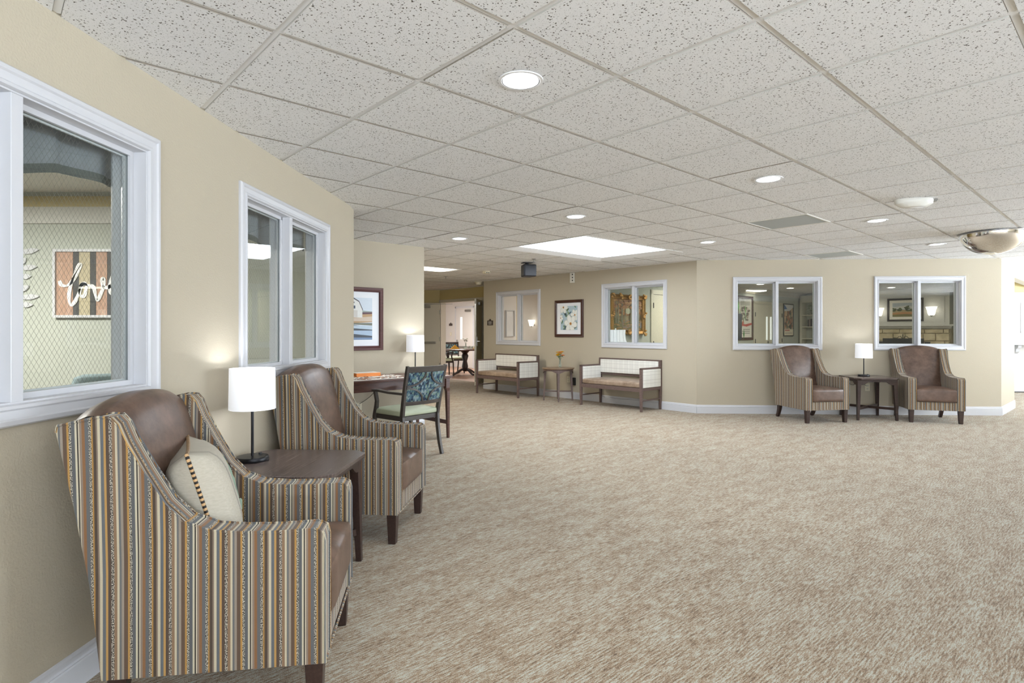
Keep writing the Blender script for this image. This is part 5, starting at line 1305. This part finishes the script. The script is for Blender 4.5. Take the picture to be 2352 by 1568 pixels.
MB().frame(0, 1.23, 1.1, 1.86, [(0, 0), (0, -.02), (.045, -.02), (.045, -.004), (.045, 0)]).build('casing', 'trim_white', t); MB().box2((.04, -.006, 1.27), (1.06, -.001, 1.82)).build('glass_pane', 'slit_dim', t) if 'slit_dim' in M else MB().box2((.04, -.006, 1.27), (1.06, -.001, 1.82)).build('glass_pane', 'sage_paint', t)
area('room_light', (10.0, 11.5, CEIL-.04), (0, 0, 0), .8, .4, 5, (1, 1, 1))  # unseen lamp added to brighten the serving room

# ------------------------------------------------------------------ activity room behind the left wall
RX = -6.5; YB = 4.93
apoly = [(-1.66-.10, -1.0), (LE[0]-.16, YB+.02), (RX, YB+.02), (RX, -1.0)]
struct(slab('floor_activity', apoly, -.05, -.001, 'carpet_brown')); struct(slab('ceiling_activity', apoly, 2.46, 2.5, 'plaster'))
o = MB().box2((RX, YB, 0), (LE[0]-.15, YB+.1, 2.46)).build('wall_activity_back', 'sage_paint'); struct(o)
o = MB().box2((RX-.1, -1, 0), (RX, YB, 2.46)).build('wall_activity_side', 'sage_paint'); struct(o)
o = MB().box2((RX, -1.1, 0), (-1.7, -1.0, 2.46)).build('wall_activity_front', 'sage_paint'); struct(o)
wall('wall_left_activity', WL, 9.0, 'sage_paint', [OP(sL1), OP(sL2)], t=.008, y0=.1405, s0=3.1)
o = MB().box2((RX, YB-.02, 2.19), (LE[0]-.16, YB, 2.33)).build('trim_2', 'ivory_paint'); struct(o)
o = MB().box2((RX, YB-.018, 2.33), (LE[0]-.16, YB, 2.42)).build('trim_3', 'olive_paint'); struct(o)
WA = ((RX, YB), 0.0)
def axs(px, Y=YB): return (px-1176)/FOC*Y
# love sign
sx0 = axs(127.5); sx1 = sx0+.60; zt = EYE+(759-573)/FOC*YB; zb_ = EYE+(759-729.5)/FOC*YB
t = thing('love_sign', 'square striped wood sign reading love in white script inside the nearest window', 'sign', (sx0, YB-.001, zb_), 0); h_ = zt-zb_
MB().frame(0, 0, .60, h_, [(0, 0), (0, -.035), (.022, -.035), (.022, 0)]).build('frame', 'trim_white', t)
xs_ = [.022, .165, .215, .31, .36, .455, .505, .578]; mm = ['sign_pine', 'sign_grey', 'sign_cream', 'sign_grey', 'sign_pine', 'sign_grey', 'sign_pine']
for a, b, m_ in zip(xs_, xs_[1:], mm): MB().box2((a+.001, -.02, .022), (b-.001, -.004, h_-.022)).build('plank', m_, t)
def script(pts, r):
    P = [Vector((p[0], 0, p[1])) for p in pts]; out = []
    for i in range(len(P)-1):
        p0, p1, p2, p3 = P[max(i-1, 0)], P[i], P[i+1], P[min(i+2, len(P)-1)]
        for k in range(7):
            u = k/7; out.append(.5*((2*p1)+(p2-p0)*u+(2*p0-5*p1+4*p2-p3)*u*u+(3*p1-p0-3*p2+p3)*u**3))
    out.append(P[-1]); return out
# pixel-traced centreline of the script in sign coordinates (unit = sign width)
def sc(px, py): return ((px-400)/ (3.137*1330/YB), (729.5-(500+py/3.137))/(1330/YB))
word = [(446, 455), (460, 485), (500, 490), (540, 455), (590, 370), (600, 340), (582, 350), (550, 420), (520, 520), (515, 590), (530, 630), (560, 600), (585, 540), (600, 490), (630, 475), (640, 500), (625, 560), (600, 565), (592, 530), (610, 480), (655, 488), (690, 500), (705, 560), (720, 595), (750, 530), (770, 470), (760, 440), (748, 460), (760, 500), (800, 500), (840, 470), (845, 430), (825, 425), (805, 480), (815, 540), (850, 545), (890, 500), (930, 500)]
P = script([sc(*p) for p in word], .01)
mb = MB(); mb.bar([(p.x, -.024, p.z) for p in P], (0, 1, 0), .006, [.026+.007*math.sin(k*.35) for k in range(len(P))]); mb.build('lettering', 'porcelain', t)
# leaf garland decoration
gx = axs(52); t = thing('leaf_wall_decor', 'white cut-out leaf branch on the sage wall at the left of the love sign', 'wall decor', (gx-.16, YB-.001, .0), 0)
mb = MB(); lw_ = [(60, 577, 92, 573), (60, 605, 62, 592), (60, 613, 88, 612), (60, 632, 74, 634), (58, 665, 70, 656), (58, 680, 93, 680), (58, 695, 78, 700)]
stem = [(axs(30)-gx+.16, EYE+(759-560)/FOC*YB), (axs(48)-gx+.16, EYE+(759-620)/FOC*YB), (axs(40)-gx+.16, EYE+(759-710)/FOC*YB)]
mb.bar([(x, -.008, z) for x, z in stem], (0, 1, 0), .008, .012)
for x0, y0, x1, y1 in lw_:
    a = Vector((axs(x0-14)-gx+.16, -.010, EYE+(759-y0-4)/FOC*YB)); b = Vector((axs(x1)-gx+.16, -.010, EYE+(759-y1)/FOC*YB)); d = b-a; n = Vector((-d.z, 0, d.x)).normalized()*.024
    pts = [a, a+d*.3+n*.8, a+d*.6+n, a+d*.85+n*.5, b, a+d*.85-n*.5, a+d*.6-n, a+d*.3-n*.8]; mb.prism([(p.x, p.z) for p in pts], -.012, -.004, 'y')
mb.build('cutout', 'trim_white', t)
# grey valances at the head of the left windows
def valance(s, lab):
    t = thing('window_valance', lab, 'valance', onwall(WL, s, -.165, 0), TH_L, 'grey pleated valances in the left windows')
    def vf(u, v):
        x = u*(WW+.02)-.01; drop = .21+.09*math.sin(u*PI*1.0)+.02*math.sin(u*14)
        return (x, .02+.018*math.cos(u*38)+.01*(1 if math.sin(u*19) > .3 else 0), 2.14-v*drop)
    MB().grid(vf, 60, 6).build('fabric', 'valance_grey', t)
    def vh(u, v):
        x = u*(WW+.02)-.01; drop = .21+.09*math.sin(u*PI*1.0)+.02*math.sin(u*14)
        return (x, .018+.018*math.cos(u*38)+.01*(1 if math.sin(u*19) > .3 else 0), 2.14-drop+.03-v*.035)
    MB().grid(vh, 60, 1).build('hem_band', 'valance_trim', t)
valance(sL1, 'grey pleated valance behind the nearest window'); valance(sL2, 'grey pleated valance behind the second left window')
t = thing('lounge_chair', 'pale blue-grey upholstered chair back inside the nearest window', 'chair', (axs(285, 3.2), 3.25, 0), .6)
MB().cushion((0, .22, .72), (.56, .13, .62), 0, .06, 8).build('backrest', 'teal_upholstery', t); MB().cushion((0, -.05, .40), (.56, .55, .14), .02, .05, 8).build('seat', 'teal_upholstery', t)
for a in (-.23, .23):
    for b in (-.25, .2): MB().bar([(a, b, .34), (a*1.05, b*1.05, 0)], (1, 0, 0), [.045, .03], [.045, .03]).build('leg', 'walnut_dark', t)
lamp_area(-4.2, 3.1, 2.458, 1.2, 120, lab='square ceiling light of the activity room behind the left wall', sy=.6, rz=0)  # put in so the activity room looks bright through the windows
